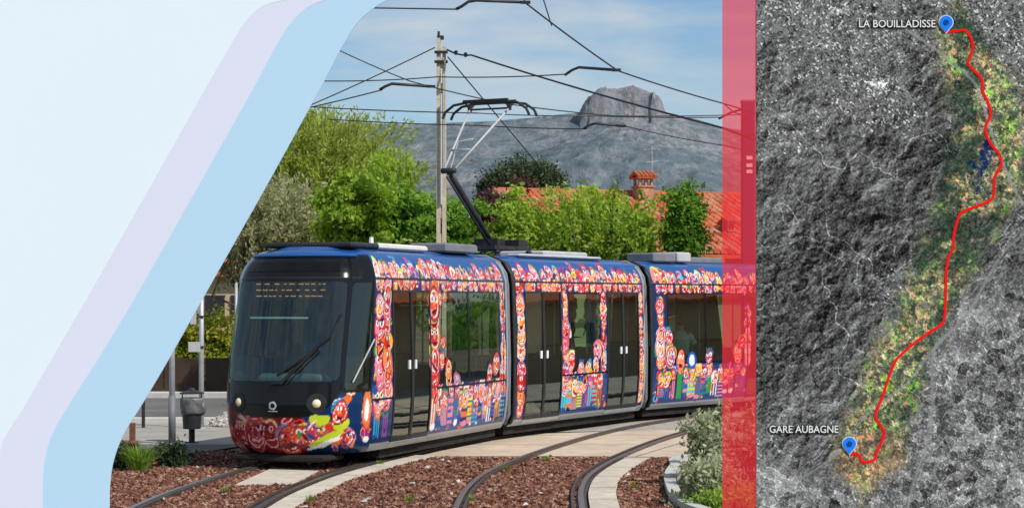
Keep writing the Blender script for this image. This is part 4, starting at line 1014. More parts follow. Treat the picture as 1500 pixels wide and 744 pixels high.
# tiled house on the right
HY = 66.0
hx0, hx1 = tp(795,HY)[0], tp(1330,HY)[0]
HR = math.radians(20)
house = empty('house', ((hx0+hx1)/2, HY+1.5, 0), HR, 'house with a long terracotta tiled roof behind the trees', 'house')
hw = (hx1-hx0)/2; ze = zt(372,HY-1); zr = zt(283,HY+6)
m = MB(); m.box((0,6,ze/2),(2*hw-.6,11,ze)); m.build('wall', M['render'], house)
# tiles : half round rows running down the slope, with courses
m = MB(); pitch = .27; nrow = int(2*hw/pitch); ncs = 16; ncr = 7
def slope(f): return np.array([-.9+6.9*f, ze+.02+(zr-ze)*f])
Vt = []; Ft = []
for i in range(nrow):
    xc = -hw+(i+.5)*pitch+random.uniform(-.012,.012)
    for c in range(ncs):
        f0, f1 = c/ncs, (c+1.06)/ncs; (y0,z0_),(y1,z1_) = slope(f0), slope(min(f1,1.01)); jit = random.uniform(-.008,.012); rr0 = .125; rr1 = .105
        base = len(Vt)
        for (y,z,r,l) in ((y0,z0_,rr0,.025+jit),(y1,z1_,rr1,.0)):
            for k in range(ncr):
                a = PI*k/(ncr-1); Vt.append((xc+r*math.cos(a), y, z+l+r*math.sin(a)*.85))
        for k in range(ncr-1): Ft.append([base+k,base+k+1,base+ncr+k+1,base+ncr+k])
        Ft.append([base+k for k in range(ncr)])
tn = None
by4 = np.array([f for f in Ft if len(f)==4]); by7 = np.array([f for f in Ft if len(f)==ncr])
per = 2*ncr; tones = np.repeat(np.clip(RNG.beta(2,2,len(Vt)//per),0,1), per)
M['tile_t'] = tonemat('tile_tones', [(.20,.055,.03),(.46,.10,.045),(.56,.14,.06),(.6,.2,.1),(.5,.28,.18),(.28,.14,.09)])
rf = link('roof', np_mesh('roof', Vt, [by4, by7], False, tone=tones), M['tile_t'], house)
m = MB(); m.prism([(-.95,ze-.12),(6.1,zr-.12),(13.1,ze-.12),(13.1,ze-.02),(6.1,zr+.0),(-.95,ze-.02)], (-hw,0,0), (0,1,0), (0,0,1), (2*hw,0,0)); m.build('roof_deck', M['tile'], house)
m = MB()
for i in range(int(2*hw/.42)): m.tube([(-hw+i*.42,6.05,zr+.03),(-hw+i*.42+.44,6.05,zr+.045)], [.14,.125], 10)
m.build('ridge_tile', M['tile'], house)
def house_x(px, ly):
    xs = np.linspace(-12, 12, 3000); W = np.array(house.location)[:2]+np.column_stack([xs*math.cos(HR)-ly*math.sin(HR), xs*math.sin(HR)+ly*math.cos(HR)])
    q = CX+W[:,0]/W[:,1]*F; i = int(np.argmin(abs(q-px))); return xs[i], W[i,1]
def chimney(px, wpx, ytop, ybase, ly, parent):
    x, Yp = house_x(px, ly); wd = wpx*Yp/F; zt_, zb_ = zt(ytop,Yp), zt(ybase,Yp)
    h = zt_-zb_; r = MB(); r.box((x,ly,zb_+h*.16-.5),(wd*.86,.6,h*.46+1.0)); ch = r.build('chimney', M['brick'], parent)
    p = MB()
    for sx_ in (-1,0,1):
        for sy_ in (-.22,.22): p.box((x+sx_*wd*.34,ly+sy_,zb_+h*.54),(wd*.12,.1,h*.30))
    p.box((x,ly,zb_+h*.395),(wd*1.02,.7,h*.05)); p.build('chimney_vent', M['brick'], ch)
    p = MB(); p.box((x,ly,zb_+h*.71),(wd*1.1,.8,.05))
    for k in range(5): xx = x-wd*.48+k*wd*.24; p.tube([(xx,ly-.42,zb_+h*.74),(xx,ly,zb_+h*.93),(xx,ly+.42,zb_+h*.74)], .075, 8)
    p.build('chimney_cap', M['tile'], ch); return ch
chimney(942, 27, 250, 289, 5.2, house); chimney(1066, 12, 318, 352, 1.5, house)
m = MB(); ax, aY = house_x(955, 5.6); za, zb2 = zt(292,aY), zt(214,aY)
m.tube([(ax,5.6,za),(ax,5.6,zb2)], .02, 6); m.tube([(ax-.35,5.6,zb2-.15),(ax+.35,5.6,zb2-.12)], .012, 5)
for k in range(7): xx = ax-.33+k*.11; m.tube([(xx,5.35,zb2-.14),(xx,5.85,zb2-.14)], .008, 4)
m.tube([(ax-.2,5.6,zb2-.6),(ax+.25,5.6,zb2-.55)], .01, 5); m.build('antenna', M['galv'], house)

# mirror side: what the tram windows look out on
for i,(x,y,s) in enumerate(((19,36,.9),(32,52,1.0),(14,62,.9),(36,60,1.1),(20,68,1.1),(42,66,1.0))):
    tree('broadleaf_tree', (x,y,0), 2.2*s, 2.4*s, 3.6*s, ['mid','fresh','mid','pine','fresh','mid'][i], ['spreading tree nearest the map board side of the crossing','tall tree behind the map board','small tree at the road bend right of the tram','dark tree right of the tiled house','tallest tree beyond the road bend','tree at the far right edge of the road'][i], 'trees on the right of the crossing', ncl=60, per=50, size=.2, seed=80+i, cr=.8)
simple_house(0, 60, 10, 330, 'long house with a terracotta roof on the far side of the crossing', (24,50.5), -1.05, 7.5, 3.1)
mb = MB(); gw = empty('garden_wall', (13.2,46,0), math.radians(-30), 'pale rendered garden wall along the right of the crossing', 'wall')
m = MB(); m.box((0,0,.75),(.25,22,1.5)); m.build('wall', M['render'], gw); m = MB(); m.box((0,0,1.55),(.4,22.2,.09)); m.build('coping', M['tile'], gw)

# shrubs and plants at the right edge
GS = 'silver shrubs on the right bank'
for i,(px,yb,hh,rx,kd) in enumerate(((1040,712,1.02,.26,'silver'),(1072,722,.9,.3,'silver'),(1100,704,1.1,.34,'silver'),(1058,690,1.05,.22,'silver'),(1130,725,1.0,.4,'silver'),(1046,742,.55,.27,'silver'))):
    g = gnd(px,yb); lb = ['silver-green shrub with tall upright twigs at the edge of the red screen','silver-green shrub behind the lower part of the red screen','tall silver-green shrub behind the red screen against the map board','slim silver-green shrub rising behind the red screen left edge','silver-green shrub behind the map board','low silver-green shrub nearest the kerb, left of the red screen'][i]
    r_ = bush('silver_shrub', tuple(g), rx, rx, hh/2*.92, kd, lb, GS, 'shrub', 55, 80, .038, 100+i, .2, 2.2, irregular=.3)
for i,(px,yb) in enumerate(((1028,738),(1048,748),(1075,746),(1096,742))):
    g = gnd(px,yb); bush('ground_plant', tuple(g), .24, .22, .11, 'grass', ['low yellow-green plant beside the curved kerb','low yellow-green plant under the silver shrubs','low yellow-green plant behind the red screen','low yellow-green plant beside the map board foot'][i], 'low plants on the right bank', 'plant', 26, 60, .04, 120+i, .15)
K_ = spline([(4.9,32.0),(2.76,31.0),(2.42,29.3),(2.2,27.6),(2.1,25.9),(2.08,24.6),(2.25,23.2),(3.0,20.8)], 10)
m = MB(); ribbon(m, K_, [(-.07,-.03),(-.08,.11),(.08,.11),(.07,-.03)][::-1]); tag(m.build('kerb', M['kerb']), kind='structure')
sheet('far_paving', [(9.02,31),(60,31),(60,47.4),(24,50.6),(24,40.4),(9.02,39.6)], .006, M['roadfar'])
sheet('planting_bed', [tuple(p) for p in offset(K_, -.06)]+[(9,20.8),(9,31.0)], .03, M['soil'])
m = MB(); q = gnd(992,708); m.box((q[0]-.02,q[1],.07),(.22,.16,.14),bev=.02,rz=.2); tag(m.build('stone_block', M['kerb']), 'small pale stone block against the curved kerb', 'stone')

wv = []; wf = []; wt = []
for (px, py) in ((742,690),(800,676),(930,716),(455,735),(330,722),(600,735),(556,682),(1000,690),(690,735)):
    g = gnd(px, py)
    for _ in range(46):
        a = RNG.uniform(0,2*PI); h_ = RNG.uniform(.03,.10); d_ = RNG.uniform(.01,.10); b_ = len(wv); c_ = g+np.array([math.cos(a)*d_*.4, math.sin(a)*d_*.4, 0]); e_ = g+np.array([math.cos(a)*d_, math.sin(a)*d_, h_]); sx_ = np.array([-math.sin(a), math.cos(a), 0])*.008
        wv += [c_-sx_, c_+sx_, e_+sx_*.4, e_-sx_*.4]; wf.append([b_,b_+1,b_+2,b_+3]); wt += [RNG.uniform(.2,.9)]*4
tag(link('weeds', np_mesh('weeds', np.array(wv), np.array(wf), tone=wt), GREENS['grass']), kind='stuff')
# left bed plants
def tuft(loc, label, n=260, h=.45, r=.22, kind='grass'):
    rg = np.random.default_rng(int(abs(loc[0])*100)); a = rg.uniform(0,2*PI,n); rr = rg.uniform(0,r*.5,n); b = np.column_stack([rr*np.cos(a),rr*np.sin(a),np.zeros(n)]); L = h*rg.uniform(.5,1.05,n)
    out = np.column_stack([np.cos(a),np.sin(a),np.zeros(n)])*(r*rg.uniform(.3,1.3,n))[:,None]; md = b+out*.4+np.array([0,0,1])*L[:,None]*.65; tp_ = b+out+np.array([0,0,1])*L[:,None]*.95
    sd_ = np.column_stack([-np.sin(a),np.cos(a),np.zeros(n)])*.009
    V = np.stack([b-sd_,b+sd_,md+sd_*.8,md-sd_*.8,tp_],1).reshape(-1,3); I = np.arange(n)*5
    tn = np.repeat(rg.uniform(.2,1,n),5)
    o = link('grass_tuft', np_mesh('grass_tuft', V, [np.stack([I,I+1,I+2,I+3],1), np.stack([I+3,I+2,I+4],1)], tone=tn), GREENS[kind], None, loc); return tag(o, label, 'grass', 'tufts in the gravel bed')
tuft(tuple(gnd(205,690)), 'bright green grass tuft in the pale gravel by the rust post', 420, .42, .26)
tuft(tuple(gnd(190,668)), 'small grass tuft behind the rust post', 200, .3, .2, 'mid')
bush('low_bush', tuple(gnd(252,684)), .24, .22, .19, 'pine', 'round dark green bush in the shade beside the bin', None, 'bush', 40, 70, .035, 140, .16)
bush('low_bush', tuple(gnd(172,686)), .2, .2, .17, 'pine', 'dark bush at the curved edge of the pale blue panel', None, 'bush', 30, 60, .035, 141, .16)

# ------------------------------------------------------------------ street furniture at left
p = gnd(281,648); bn = empty('litter_bin', (p[0],p[1],0), 0, 'dark litter bin on a post with a grey bag bulging over its rim', 'litter bin')
m = MB(); m.tube([(0,0,0),(0,0,.3)], .055, 10); m.lathe((0,0,0), [(.11,0),(.11,.015),(.06,.02)], 14); m.build('post', M['dark'], bn)
m = MB(); m.lathe((0,0,0), [(.0,.25),(.155,.25),(.19,.78),(.175,.78),(.17,.7)], 22); m.build('basket', M['dark'], bn, smooth=False)
m = MB(); m.lathe((0,0,0), [(.183,.5),(.205,.55),(.2,.66),(.215,.76),(.2,.80),(.16,.78)], 22)
v = m.v[0]; v[:,:2] *= (1+RNG.normal(0,.035,(len(v),1))); m.lathe((.19,.0,.6), [(0,-.12),(.05,-.08),(.07,.02),(.05,.1),(0,.13)], 10); m.build('bin_bag', M['bag'], bn, smooth=True)
m = MB(); m.lathe((0,0,0), [(.22,.87),(.22,.89),(.08,.93),(.05,.97),(0,.98)], 22); m.tube([(.17,0,.78),(.17,0,.88)], .012, 6); m.tube([(-.17,0,.78),(-.17,0,.88)], .012, 6); m.build('lid', M['dark'], bn)
def metal_post(px, yb, ytop, r, label, sleeve=None, sign=False):
    p = gnd(px,yb); z1 = zt(ytop,p[1]); o = empty('metal_post', (p[0],p[1],0), 0, label, 'post')
    m = MB(); m.tube([(0,0,0),(0,0,z1)], r, 12); m.lathe((0,0,0), [(r*2.2,0),(r*2.2,.015),(r*1.1,.02)], 14); m.lathe((0,0,z1), [(r*1.05,0),(r*.6,r*.6),(0,r*.75)], 12); m.build('shaft', M['galv'], o, smooth=True)
    if sleeve: m = MB(); m.tube([(0,0,.02),(0,0,sleeve)], r*1.25, 12); m.build('sleeve', M['grey'], o, smooth=True)
    if sign:
        zc = zt(508,p[1]); m = MB(); m.box((-.13,-.07,zc),(.24,.02,.2),bev=.006); m.build('sign_plate', M['lightgrey'], o); m = MB(); m.box((-.15,-.07,zc+.72),(.12,.02,.55),bev=.006); m.build('sign_plate', M['lightgrey'], o)
        
        for dz in (0,.6): m = MB(); m.box((0,-.05,zc+dz),(.1,.03,.04)); m.build('clamp', M['dark'], o)
    return o
metal_post(252, 650, 380, .052, 'silver post with a grey lower sleeve left of the litter bin', sleeve=.85)
metal_post(295, 627, 392, .05, 'silver sign post with small grey plates behind the litter bin', sign=True)
metal_post(346, 612, 415, .032, 'thin post beside the left edge of the tram front')
p = gnd(210,626); bo = MB(); bo.tube([(0,0,0),(0,0,.52)], .035, 10); bo.lathe((0,0,.52), [(.04,0),(.03,.03),(0,.04)], 10); tag(bo.build('bollard', M['dark'], None, (p[0],p[1],0)), 'thin dark bollard on the pavement at left', 'bollard')
p = gnd(194,672); rp_ = empty('rust_post', (p[0],p[1],0), 0, 'rust red wooden post with a short cross rail in the gravel bed', 'post')
m = MB(); m.box((0,0,.28),(.085,.085,.6),bev=.008); m.build('upright', M['rust'], rp_)
m = MB(); m.tube([(-.5,-.06,.27),(.09,-.06,.27)], .035, 10); m.build('cross_rail', M['rust'], rp_, smooth=True)

# ------------------------------------------------------------------ overhead line
Yp = 47.5
pl = empty('concrete_pole', tp(646.5,Yp), 0, 'tall pale concrete pole carrying the overhead wires behind the tram', 'pole')
zt_ = zt(57,Yp); m = MB()
m.box((-.065,0,zt_/2),(.105,.3,zt_),taper=.85); m.box((.07,0,zt_/2-.1),(.1,.28,zt_-.2),taper=.85)
for k in range(14): m.box((0,0,.4+k*.6),(.12,.22,.22))
m.build('shaft', M['concrete_pole'], pl)
m = MB(); m.box((-.02,-.02,zt_+.02),(.16,.2,.08)); m.tube([(-.06,-.1,zt_-.0),(-.06,-.1,zt_+.16)], .03, 8); m.build('pole_cap', M['dark'], pl)
for yy in (78,92): m = MB(); m.box((0,-.16,zt(yy,Yp)),(.32,.05,.065)); m.build('clamp', M['dark'], pl)
m = MB(); m.tube([(.09,-.18,zt(250,Yp)),(.09,-.18,zt(90,Yp))], .015, 6); m.tube([(-.0,-.19,zt(300,Yp)),(-.0,-.19,zt(155,Yp))], .03, 6); m.build('cable_duct', M['lightgrey'], pl)
MX = tp(1095.5,50); ms = empty('steel_mast', MX, 0, 'broad steel mast with small white plates behind the red screen', 'mast')
zt2 = zt(150,50); m = MB(); hw_ = 9.5*50/F; m.box((0,0,zt2/2),(2*hw_,.3,zt2),bev=.02); m.build('shaft', noisy('mast_paint', (.035,.04,.09), (.05,.055,.12), 2, .5), ms)
m = MB(); m.box((0,-.0,zt2+.02),(2*hw_+.02,.32,.05)); m.build('cap', M['grey'], ms)
for k, yy in enumerate((232,243,252)): m = MB(); m.box((.02,-.165,zt(yy,50)),(.15,.015,.09)); m.build('plate', M['white'], ms)
m = MB(); m.tube([(-.1,-.1,zt(160,50)),(-.45,-.1,zt(166,50)),(-.75,-.1,zt(175,50))], .03, 6); m.build('bracket', M['dark'], ms)

GW = 'overhead tram wires'
def wire(pts, r, label, sag=0.0, insul=()):
    P = []
    for (x0,y0,Y0),(x1,y1,Y1) in zip(pts, pts[1:]):
        a, b = at(x0,y0,Y0), at(x1,y1,Y1)
        for f in np.linspace(0,1,9)[:-1]: q = a*(1-f)+b*f; q[2] -= sag*4*f*(1-f); P.append(q)
    P.append(at(*pts[-1])); P = np.array(P); o0 = P[0].copy()
    m = MB(); m.tube(P-o0, r, 6); ob = m.build('overhead_wire', M['wire'], None, tuple(o0)); tag(ob, label, 'wire', GW)
    for (x,y,Y) in insul:
        c = at(x,y,Y)-o0; k = MB(); k.lathe(tuple(c-np.array([0,0,.03])), [(.02,-.05),(.05,-.03),(.03,0),(.05,.03),(.02,.06)], 8); k.build('insulator', M['dark'], ob)
    return ob
r1 = .013
wire([(430,165,49),(637,70,47.4)], .014, 'span wire rising from the left to the concrete pole top', .03)
wire([(655,73,47.4),(690,81,46.5),(1060,188,40),(1180,222,38)], .022, 'thick span wire falling from the pole top past the rock peak', .05, [(668,76,47.1),(682,79,46.8)])
wire([(656,84,47.3),(720,160,50),(792,246,54)], .016, 'stay wire slanting steeply down right from the pole top')
wire([(480,66,40),(600,119,40),(740,152,40),(900,170,42),(1090,168,49)], r1, 'wire crossing the pole shaft and running level past the peak foot', .02)
wire([(470,119,42),(640,113,42),(830,109,40)], r1, 'nearly level upper wire left of the upper steady arm', .03)
wire([(430,163,41),(560,132,40)], r1, 'short wire rising to the steady arm left of the pole', .01)
wire([(440,156,42),(700,166,41),(870,170,42),(1060,172,46)], r1, 'level contact wire just above the mountain skyline', .02)
wire([(480,175,45),(700,184,44),(860,189,43)], r1, 'lower level wire running below the skyline to the low steady arm', .02)
wire([(912,184,43),(1060,213,44),(1180,235,46)], r1, 'wire continuing right from the low steady arm to the mast', .03)
wire([(540,12,33),(668,14,33)], r1, 'wire at the top edge left of the big steady arm')
wire([(770,5,33),(905,104,35),(1060,152,40),(1200,190,45)], .014, 'wire falling right from the big steady arm at the top edge', .02)
wire([(793,-10,34),(808,38,33.6)], r1, 'short hanger wire at the top right of the big steady arm')
wire([(762,-14,33),(770,5,33)], r1, 'short vertical hanger above the big steady arm')
wire([(1060,152,40),(1075,165,45),(1095,170,49.8)], r1, 'short wire behind the red screen reaching the mast')
def arm(pts, r, label):
    P = np.array([at(*q) for q in pts]); o0 = P[0].copy(); m = MB(); Pd = P.copy(); m.tube(P-o0, r, 8); ob = m.build('steady_arm', M['wire'], None, tuple(o0), smooth=True); tag(ob, label, 'steady arm', 'steady arms on the overhead wires')
    e = P[-1]-o0; k = MB(); k.box(e, (.16,.06,.05)); k.build('clamp', M['dark'], ob)
arm([(668,14,33),(676,10,33),(686,3,33),(698,1,33),(770,4,33)], .026, 'large bent steady arm at the top edge of the picture')
arm([(828,110,40),(838,103,39.8),(848,99,39.6),(903,103,35.5)], .028, 'bent steady arm above the rock peak')
arm([(556,132,40),(564,127,40),(574,123,40),(632,127,40)], .03, 'bent steady arm left of the concrete pole')
arm([(855,189,43),(862,184,43),(872,181,43),(912,185,43)], .028, 'small bent steady arm in front of the mountain below the peak')

# ------------------------------------------------------------------ mountain
def fftnoise(shape, beta, seed, d=(1.,1.), L0=1e9):
    rg = np.random.default_rng(seed); f0 = np.fft.fftfreq(shape[0], d[0])[:,None]; f1 = np.fft.fftfreq(shape[1], d[1])[None]
    k = np.sqrt(f0**2+f1**2+(1/L0)**2); k[0,0] = 1; a = np.fft.fft2(rg.normal(0,1,shape))/k**(beta/2); a[0,0] = 0; o = np.real(np.fft.ifft2(a)); return o/o.std()
nx, ny = 1000, 300; XM = np.linspace(-2900,2300,nx); YM = np.linspace(1900,4300,ny)
X, Yg = np.meshgrid(XM, YM, indexing='ij'); YC = 3700.0
sky_x = np.array([-1500,-700,-200,300,450,527,590,654,720,760,800,851,900,986,1020,1055,1120,1300,1500,1900])
sky_y = np.array([270,240,230,205,190,182,181,178,176,172,168,166,166,170,176,185,196,205,215,235])
crest = (CY-np.interp(X/YC*F+CX, sky_x, sky_y))*YC/F+9
f = np.clip((Yg-1950)/(YC-1950),0,1); back = np.clip(1-(Yg-YC)/1500,.4,1)
DM = (5200/nx, 2400/ny); n1 = fftnoise((nx,ny),4.2,3,DM,1500); n2 = fftnoise((nx,ny),3.2,4,DM,160); ridge = 1-np.abs(fftnoise((nx,ny),4.0,6,DM,1600)); n4 = fftnoise((nx,ny),1.8,14,DM,300); n5 = fftnoise((nx,ny),3.4,15,DM,1800)
prof = .06*f+.94*(f**1.5*.65+.35*f**4)
Z = crest*prof*back+(14*n1+2.2*n2+9*(ridge-.3))*np.clip(f*3,0,1)*np.clip((1-np.exp(-((Yg-YC)/260)**2))*1.0+.22,0,1)
for cpx, cy_, hh in ((700,2900,55),(860,3050,70),(980,3000,60),(620,3100,45),(1060,2800,50)): Z += hh*np.exp(-(((X-(cpx-CX)*cy_/F)/130)**2+((Yg-cy_)/260)**2))
bx = np.array([840,847,850,853,860,870,882,898,915,930,943,955,963,968,972,978,986]); bt = np.array([230,185,166,152,143,136,130,126,124,125,129,135,142,152,163,178,230])
bz = (CY-np.interp(X/YC*F+CX, bx, bt, left=400, right=400))*YC/F
gl2 = fftnoise((nx,1),2.2,33,(DM[0],1.),200); dY = np.abs(Yg-(YC+25)+9*gl2)/140; bm = np.clip(1.18-dY**4,0,1); gull = -9*np.clip(1-np.abs(fftnoise((nx,ny),3.0,19,(DM[0],60.),200))/.35,0,1); bz = bz*bm+(n2*3+1.2*n4)*bm; Yoff = gull; xb = (915-CX)*YC/F; Z += 34*np.exp(-((X-xb-20)/120)**2-((Yg-(YC-270))/190)**2)*(1+.25*n4*.5); Z = np.maximum(Z, np.where(bm > .01, bz, 0))
Z = Z-4
gx_, gy_ = np.gradient(Z, XM, YM); sl = np.hypot(gx_, gy_); n3 = fftnoise((nx,ny),2.4,8,DM,250)
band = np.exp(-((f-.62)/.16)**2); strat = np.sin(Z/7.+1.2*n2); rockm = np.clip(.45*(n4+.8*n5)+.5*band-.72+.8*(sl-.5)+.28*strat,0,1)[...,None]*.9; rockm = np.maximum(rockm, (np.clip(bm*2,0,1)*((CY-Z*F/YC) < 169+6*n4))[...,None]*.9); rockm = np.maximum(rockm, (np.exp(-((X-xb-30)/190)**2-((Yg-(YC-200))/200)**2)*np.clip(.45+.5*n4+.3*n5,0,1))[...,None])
veg = np.array([.115,.15,.172]); veg2 = np.array([.16,.195,.208]); rock = np.array([.215,.22,.245]); rock2 = np.array([.32,.305,.312])  # blue-grey aerial haze is mixed into these plant and rock colours
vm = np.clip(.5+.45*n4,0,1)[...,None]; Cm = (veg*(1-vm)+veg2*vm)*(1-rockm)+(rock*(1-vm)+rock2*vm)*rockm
idx = np.arange(nx*ny).reshape(nx,ny); Q = np.stack([idx[:-1,:-1],idx[1:,:-1],idx[1:,1:],idx[:-1,1:]],-1).reshape(-1,4)
k = NT('hazy_limestone'); a = k.n('ShaderNodeAttribute', attribute_name='paint'); tcx = k.n('ShaderNodeTexCoord'); nzn = k.n('ShaderNodeTexNoise', Scale=.035, Detail=9, Roughness=.7); k.l(tcx.outputs['Object'], nzn.inputs['Vector'])
mrr = k.n('ShaderNodeMapRange'); mrr.inputs['From Min'].default_value = .3; mrr.inputs['From Max'].default_value = .7; mrr.inputs['To Min'].default_value = .66; mrr.inputs['To Max'].default_value = 1.36; k.l(nzn.outputs['Fac'], mrr.inputs['Value'])
sc_ = k.n('ShaderNodeVectorMath', operation='SCALE'); k.l(a.outputs['Color'], sc_.inputs[0]); k.l(mrr.outputs[0], sc_.inputs['Scale']); df = k.n('ShaderNodeBsdfDiffuse')
def sharp(scale, lo, hi, amt, color, prev, stretch=(1,1,1), detail=7, dist=.4):
    mpn = k.n('ShaderNodeMapping'); mpn.inputs['Scale'].default_value = stretch; k.l(tcx.outputs['Object'], mpn.inputs['Vector'])
    nn_ = k.n('ShaderNodeTexNoise', Scale=scale, Detail=detail, Roughness=.72, Distortion=dist); k.l(mpn.outputs[0], nn_.inputs['Vector'])
    r_ = k.n('ShaderNodeMapRange'); r_.inputs['From Min'].default_value = lo; r_.inputs['From Max'].default_value = hi; r_.inputs['To Max'].default_value = amt; k.l(nn_.outputs['Fac'], r_.inputs['Value'])
    m_ = k.n('ShaderNodeMixRGB'); m_.inputs['Color2'].default_value = c4(color); k.l(r_.outputs[0], m_.inputs['Fac']); k.l(prev, m_.inputs['Color1']); return m_.outputs['Color']
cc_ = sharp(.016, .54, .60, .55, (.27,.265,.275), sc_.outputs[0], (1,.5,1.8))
cc_ = sharp(.05, .52, .60, .5, (.108,.142,.162), cc_, (1,.4,1))  # scrub tone lifted to carry the same painted haze
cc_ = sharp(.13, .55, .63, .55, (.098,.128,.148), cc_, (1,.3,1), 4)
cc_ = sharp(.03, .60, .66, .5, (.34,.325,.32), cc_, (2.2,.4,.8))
k.l(cc_, df.inputs['Color'])
nb_ = k.n('ShaderNodeTexNoise', Scale=.045, Detail=9, Roughness=.7); k.l(tcx.outputs['Object'], nb_.inputs['Vector']); bp_ = k.n('ShaderNodeBump', Strength=.7, Distance=14); k.l(nb_.outputs['Fac'], bp_.inputs['Height']); k.l(bp_.outputs['Normal'], df.inputs['Normal']); k.l(df.outputs[0], k.out.inputs['Surface'])
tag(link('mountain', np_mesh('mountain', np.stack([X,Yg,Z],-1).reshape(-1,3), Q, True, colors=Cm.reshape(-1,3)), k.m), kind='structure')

# ------------------------------------------------------------------ overlay graphics either side, built as invented standing boards
YB = 15.0; S = YB/F                       # metres per photograph pixel at the boards
def bz_(y): return H+(CY-y)*S
def rounded(P, n=8): return [tuple(p) for p in spline(P, n)]
lb = empty('curved_display_panel', ((250-CX)*S, YB, 0), 0, 'tall pale blue, lavender and white display panel with a sweeping curved right edge', 'display panel')
ox_, oy_ = (250-CX)*S, YB
def px2(P): return [((x-CX)*S-ox_, bz_(y)) for x, y in P]
BL = -12; TOPY = -10; BOT = 900
e_blue = rounded([(612,TOPY),(575,-2),(548,12),(522,36),(497,76),(470,128),(390,273),(300,432),(246,528),(208,592),(182,634),(167,672),(161,710),(160,760),(160,BOT)])
e_lav = rounded([(530,TOPY),(490,-3),(455,9),(428,32),(404,68),(372,128),(292,270),(200,432),(142,528),(100,594),(76,636),(65,674),(62,712),(62,760),(62,BOT)])
e_wht = rounded([(470,TOPY),(425,-1),(385,10),(358,34),(336,70),(302,128),(222,270),(130,432),(74,528),(36,594),(8,638),(0,658),(-8,700),(-9,760),(-9,BOT)])
PB, PL, PW = (.515,.74,.925), (.765,.79,.935), (.825,.935,1.0)
def slab_part(name, edge, c, yoff):
    P = px2([(BL,TOPY)]+edge+[(BL,BOT)])
    m = MB(); m.prism(P, (0,yoff,0), (1,0,0), (0,0,1), (0,.014,0)); return m.build(name, flat_panel(name+'_print', c), lb)
slab_part('blue_panel', e_blue, PB, 0); slab_part('lavender_panel', e_lav, PL, -.0015); slab_part('white_panel', e_wht, PW, -.003)
for x in (30, 140):
    m = MB(); m.box(((x-CX)*S-ox_,.08,2.4),(.08,.1,4.8)); m.box(((x-CX)*S-ox_,.3,.04),(.3,.9,.08),bev=.02); m.build('post', M['grey'], lb)  # invented posts and feet holding up the overlay bands

# map overlay, built as an invented board
mbd = empty('map_board', ((1306-CX)*S, YB, 0), 0, 'large grey aerial photo map board with a red route line and two blue pins', 'map board')
MXO = (1306-CX)*S
MW0, MW1, MH0, MH1 = 1108, 1512, -12, 790
NXm, NYm = MW1-MW0+1, MH1-MH0+1
px_ = np.arange(MW0, MW1+1); py_ = np.arange(MH0, MH1+1); PX, PY = np.meshgrid(px_, py_, indexing='ij')
shp = (NXm, NYm)
def ramp(v, a, b): return np.clip((v-a)/(b-a),0,1)
def contour(n_, w): a_, b_ = np.gradient(n_); return np.exp(-(n_/(np.hypot(a_, b_)+1e-6)/w)**2)
def warped(n_, amp, seed):
    A, B = np.meshgrid(np.arange(NXm), np.arange(NYm), indexing='ij'); u, v = fftnoise(shp,4.6,seed,L0=160)*amp, fftnoise(shp,4.6,seed+1,L0=160)*amp
    a, b = np.clip(A+u,0,NXm-1.01), np.clip(B+v,0,NYm-1.01); i, j = a.astype(int), b.astype(int); a -= i; b -= j
    return (n_[i,j]*(1-a)+n_[i+1,j]*a)*(1-b)+(n_[i,j+1]*(1-a)+n_[i+1,j+1]*a)*b
fine = fftnoise(shp,.9,23); med = fftnoise(shp,2.4,24,L0=30); big = fftnoise(shp,3.8,25,L0=450)
h1 = warped(1-np.abs(fftnoise(shp,5.0,22,L0=380)), 10, 71); h2 = warped(1-np.abs(fftnoise(shp,5.0,28,L0=130)), 5, 73); h3 = 1-np.abs(fftnoise(shp,4.6,38,L0=55))
hmap = 6*h1+4.4*h2+3.4*h3; hx_, hy_ = np.gradient(hmap); hs = -hx_-1.1*hy_; hs = np.clip(hs/np.std(hs), -2.4, 2.4)
gray = .325+.078*hs+.026*fine+.016*med+.03*big+.035*(h1-.4)
for sd_, L0_, th, am in ((31,420,-1.3,.2),(32,260,-.8,.18),(36,600,-1.3,.24),(39,330,-.8,.2)):
    gray += am*contour(warped(fftnoise(shp,5.5,sd_,L0=L0_),6,sd_+50), .8)*ramp(fftnoise(shp,4.,sd_+20,L0=300), th, th+.4)*(.8+.3*fine)
for sd_, L0_ in ((61,500),(64,300),(67,350)):
    gray -= .13*contour(warped(fftnoise(shp,5.5,sd_,L0=L0_),8,sd_+50), 1.2)*ramp(fftnoise(shp,4,sd_+1,L0=350), .2, .6)
def cells(sz, seed, jit=.9):
    rg = np.random.default_rng(seed); gxn, gyn = int(NXm/sz)+3, int(NYm/sz)+3
    cx_ = (np.arange(gxn)[:,None]+.5+rg.uniform(-.5,.5,(gxn,gyn))*jit)*sz-sz; cy2 = (np.arange(gyn)[None]+.5+rg.uniform(-.5,.5,(gxn,gyn))*jit)*sz-sz; val = rg.uniform(0,1,(gxn,gyn))
    A, B = np.meshgrid(np.arange(NXm), np.arange(NYm), indexing='ij'); A = A+.5*med; B = B+.5*fftnoise(shp,3.,29,L0=40); best = np.full(shp,1e9); sec = best.copy(); out = np.zeros(shp)
    gi, gj = (A/sz).astype(int)+1, (B/sz).astype(int)+1
    for di in (-1,0,1):
        for dj in (-1,0,1):
            i, j = np.clip(gi+di,0,gxn-1), np.clip(gj+dj,0,gyn-1); dx, dy = A-cx_[i,j], B-cy2[i,j]; d = np.maximum(np.abs(dx*.9+dy*.3),np.abs(dy*.9-dx*.3)); k = d < best
            sec = np.where(k, best, np.minimum(sec, d)); out = np.where(k, val[i,j], out); best = np.where(k, d, best)
    return out, sec-best
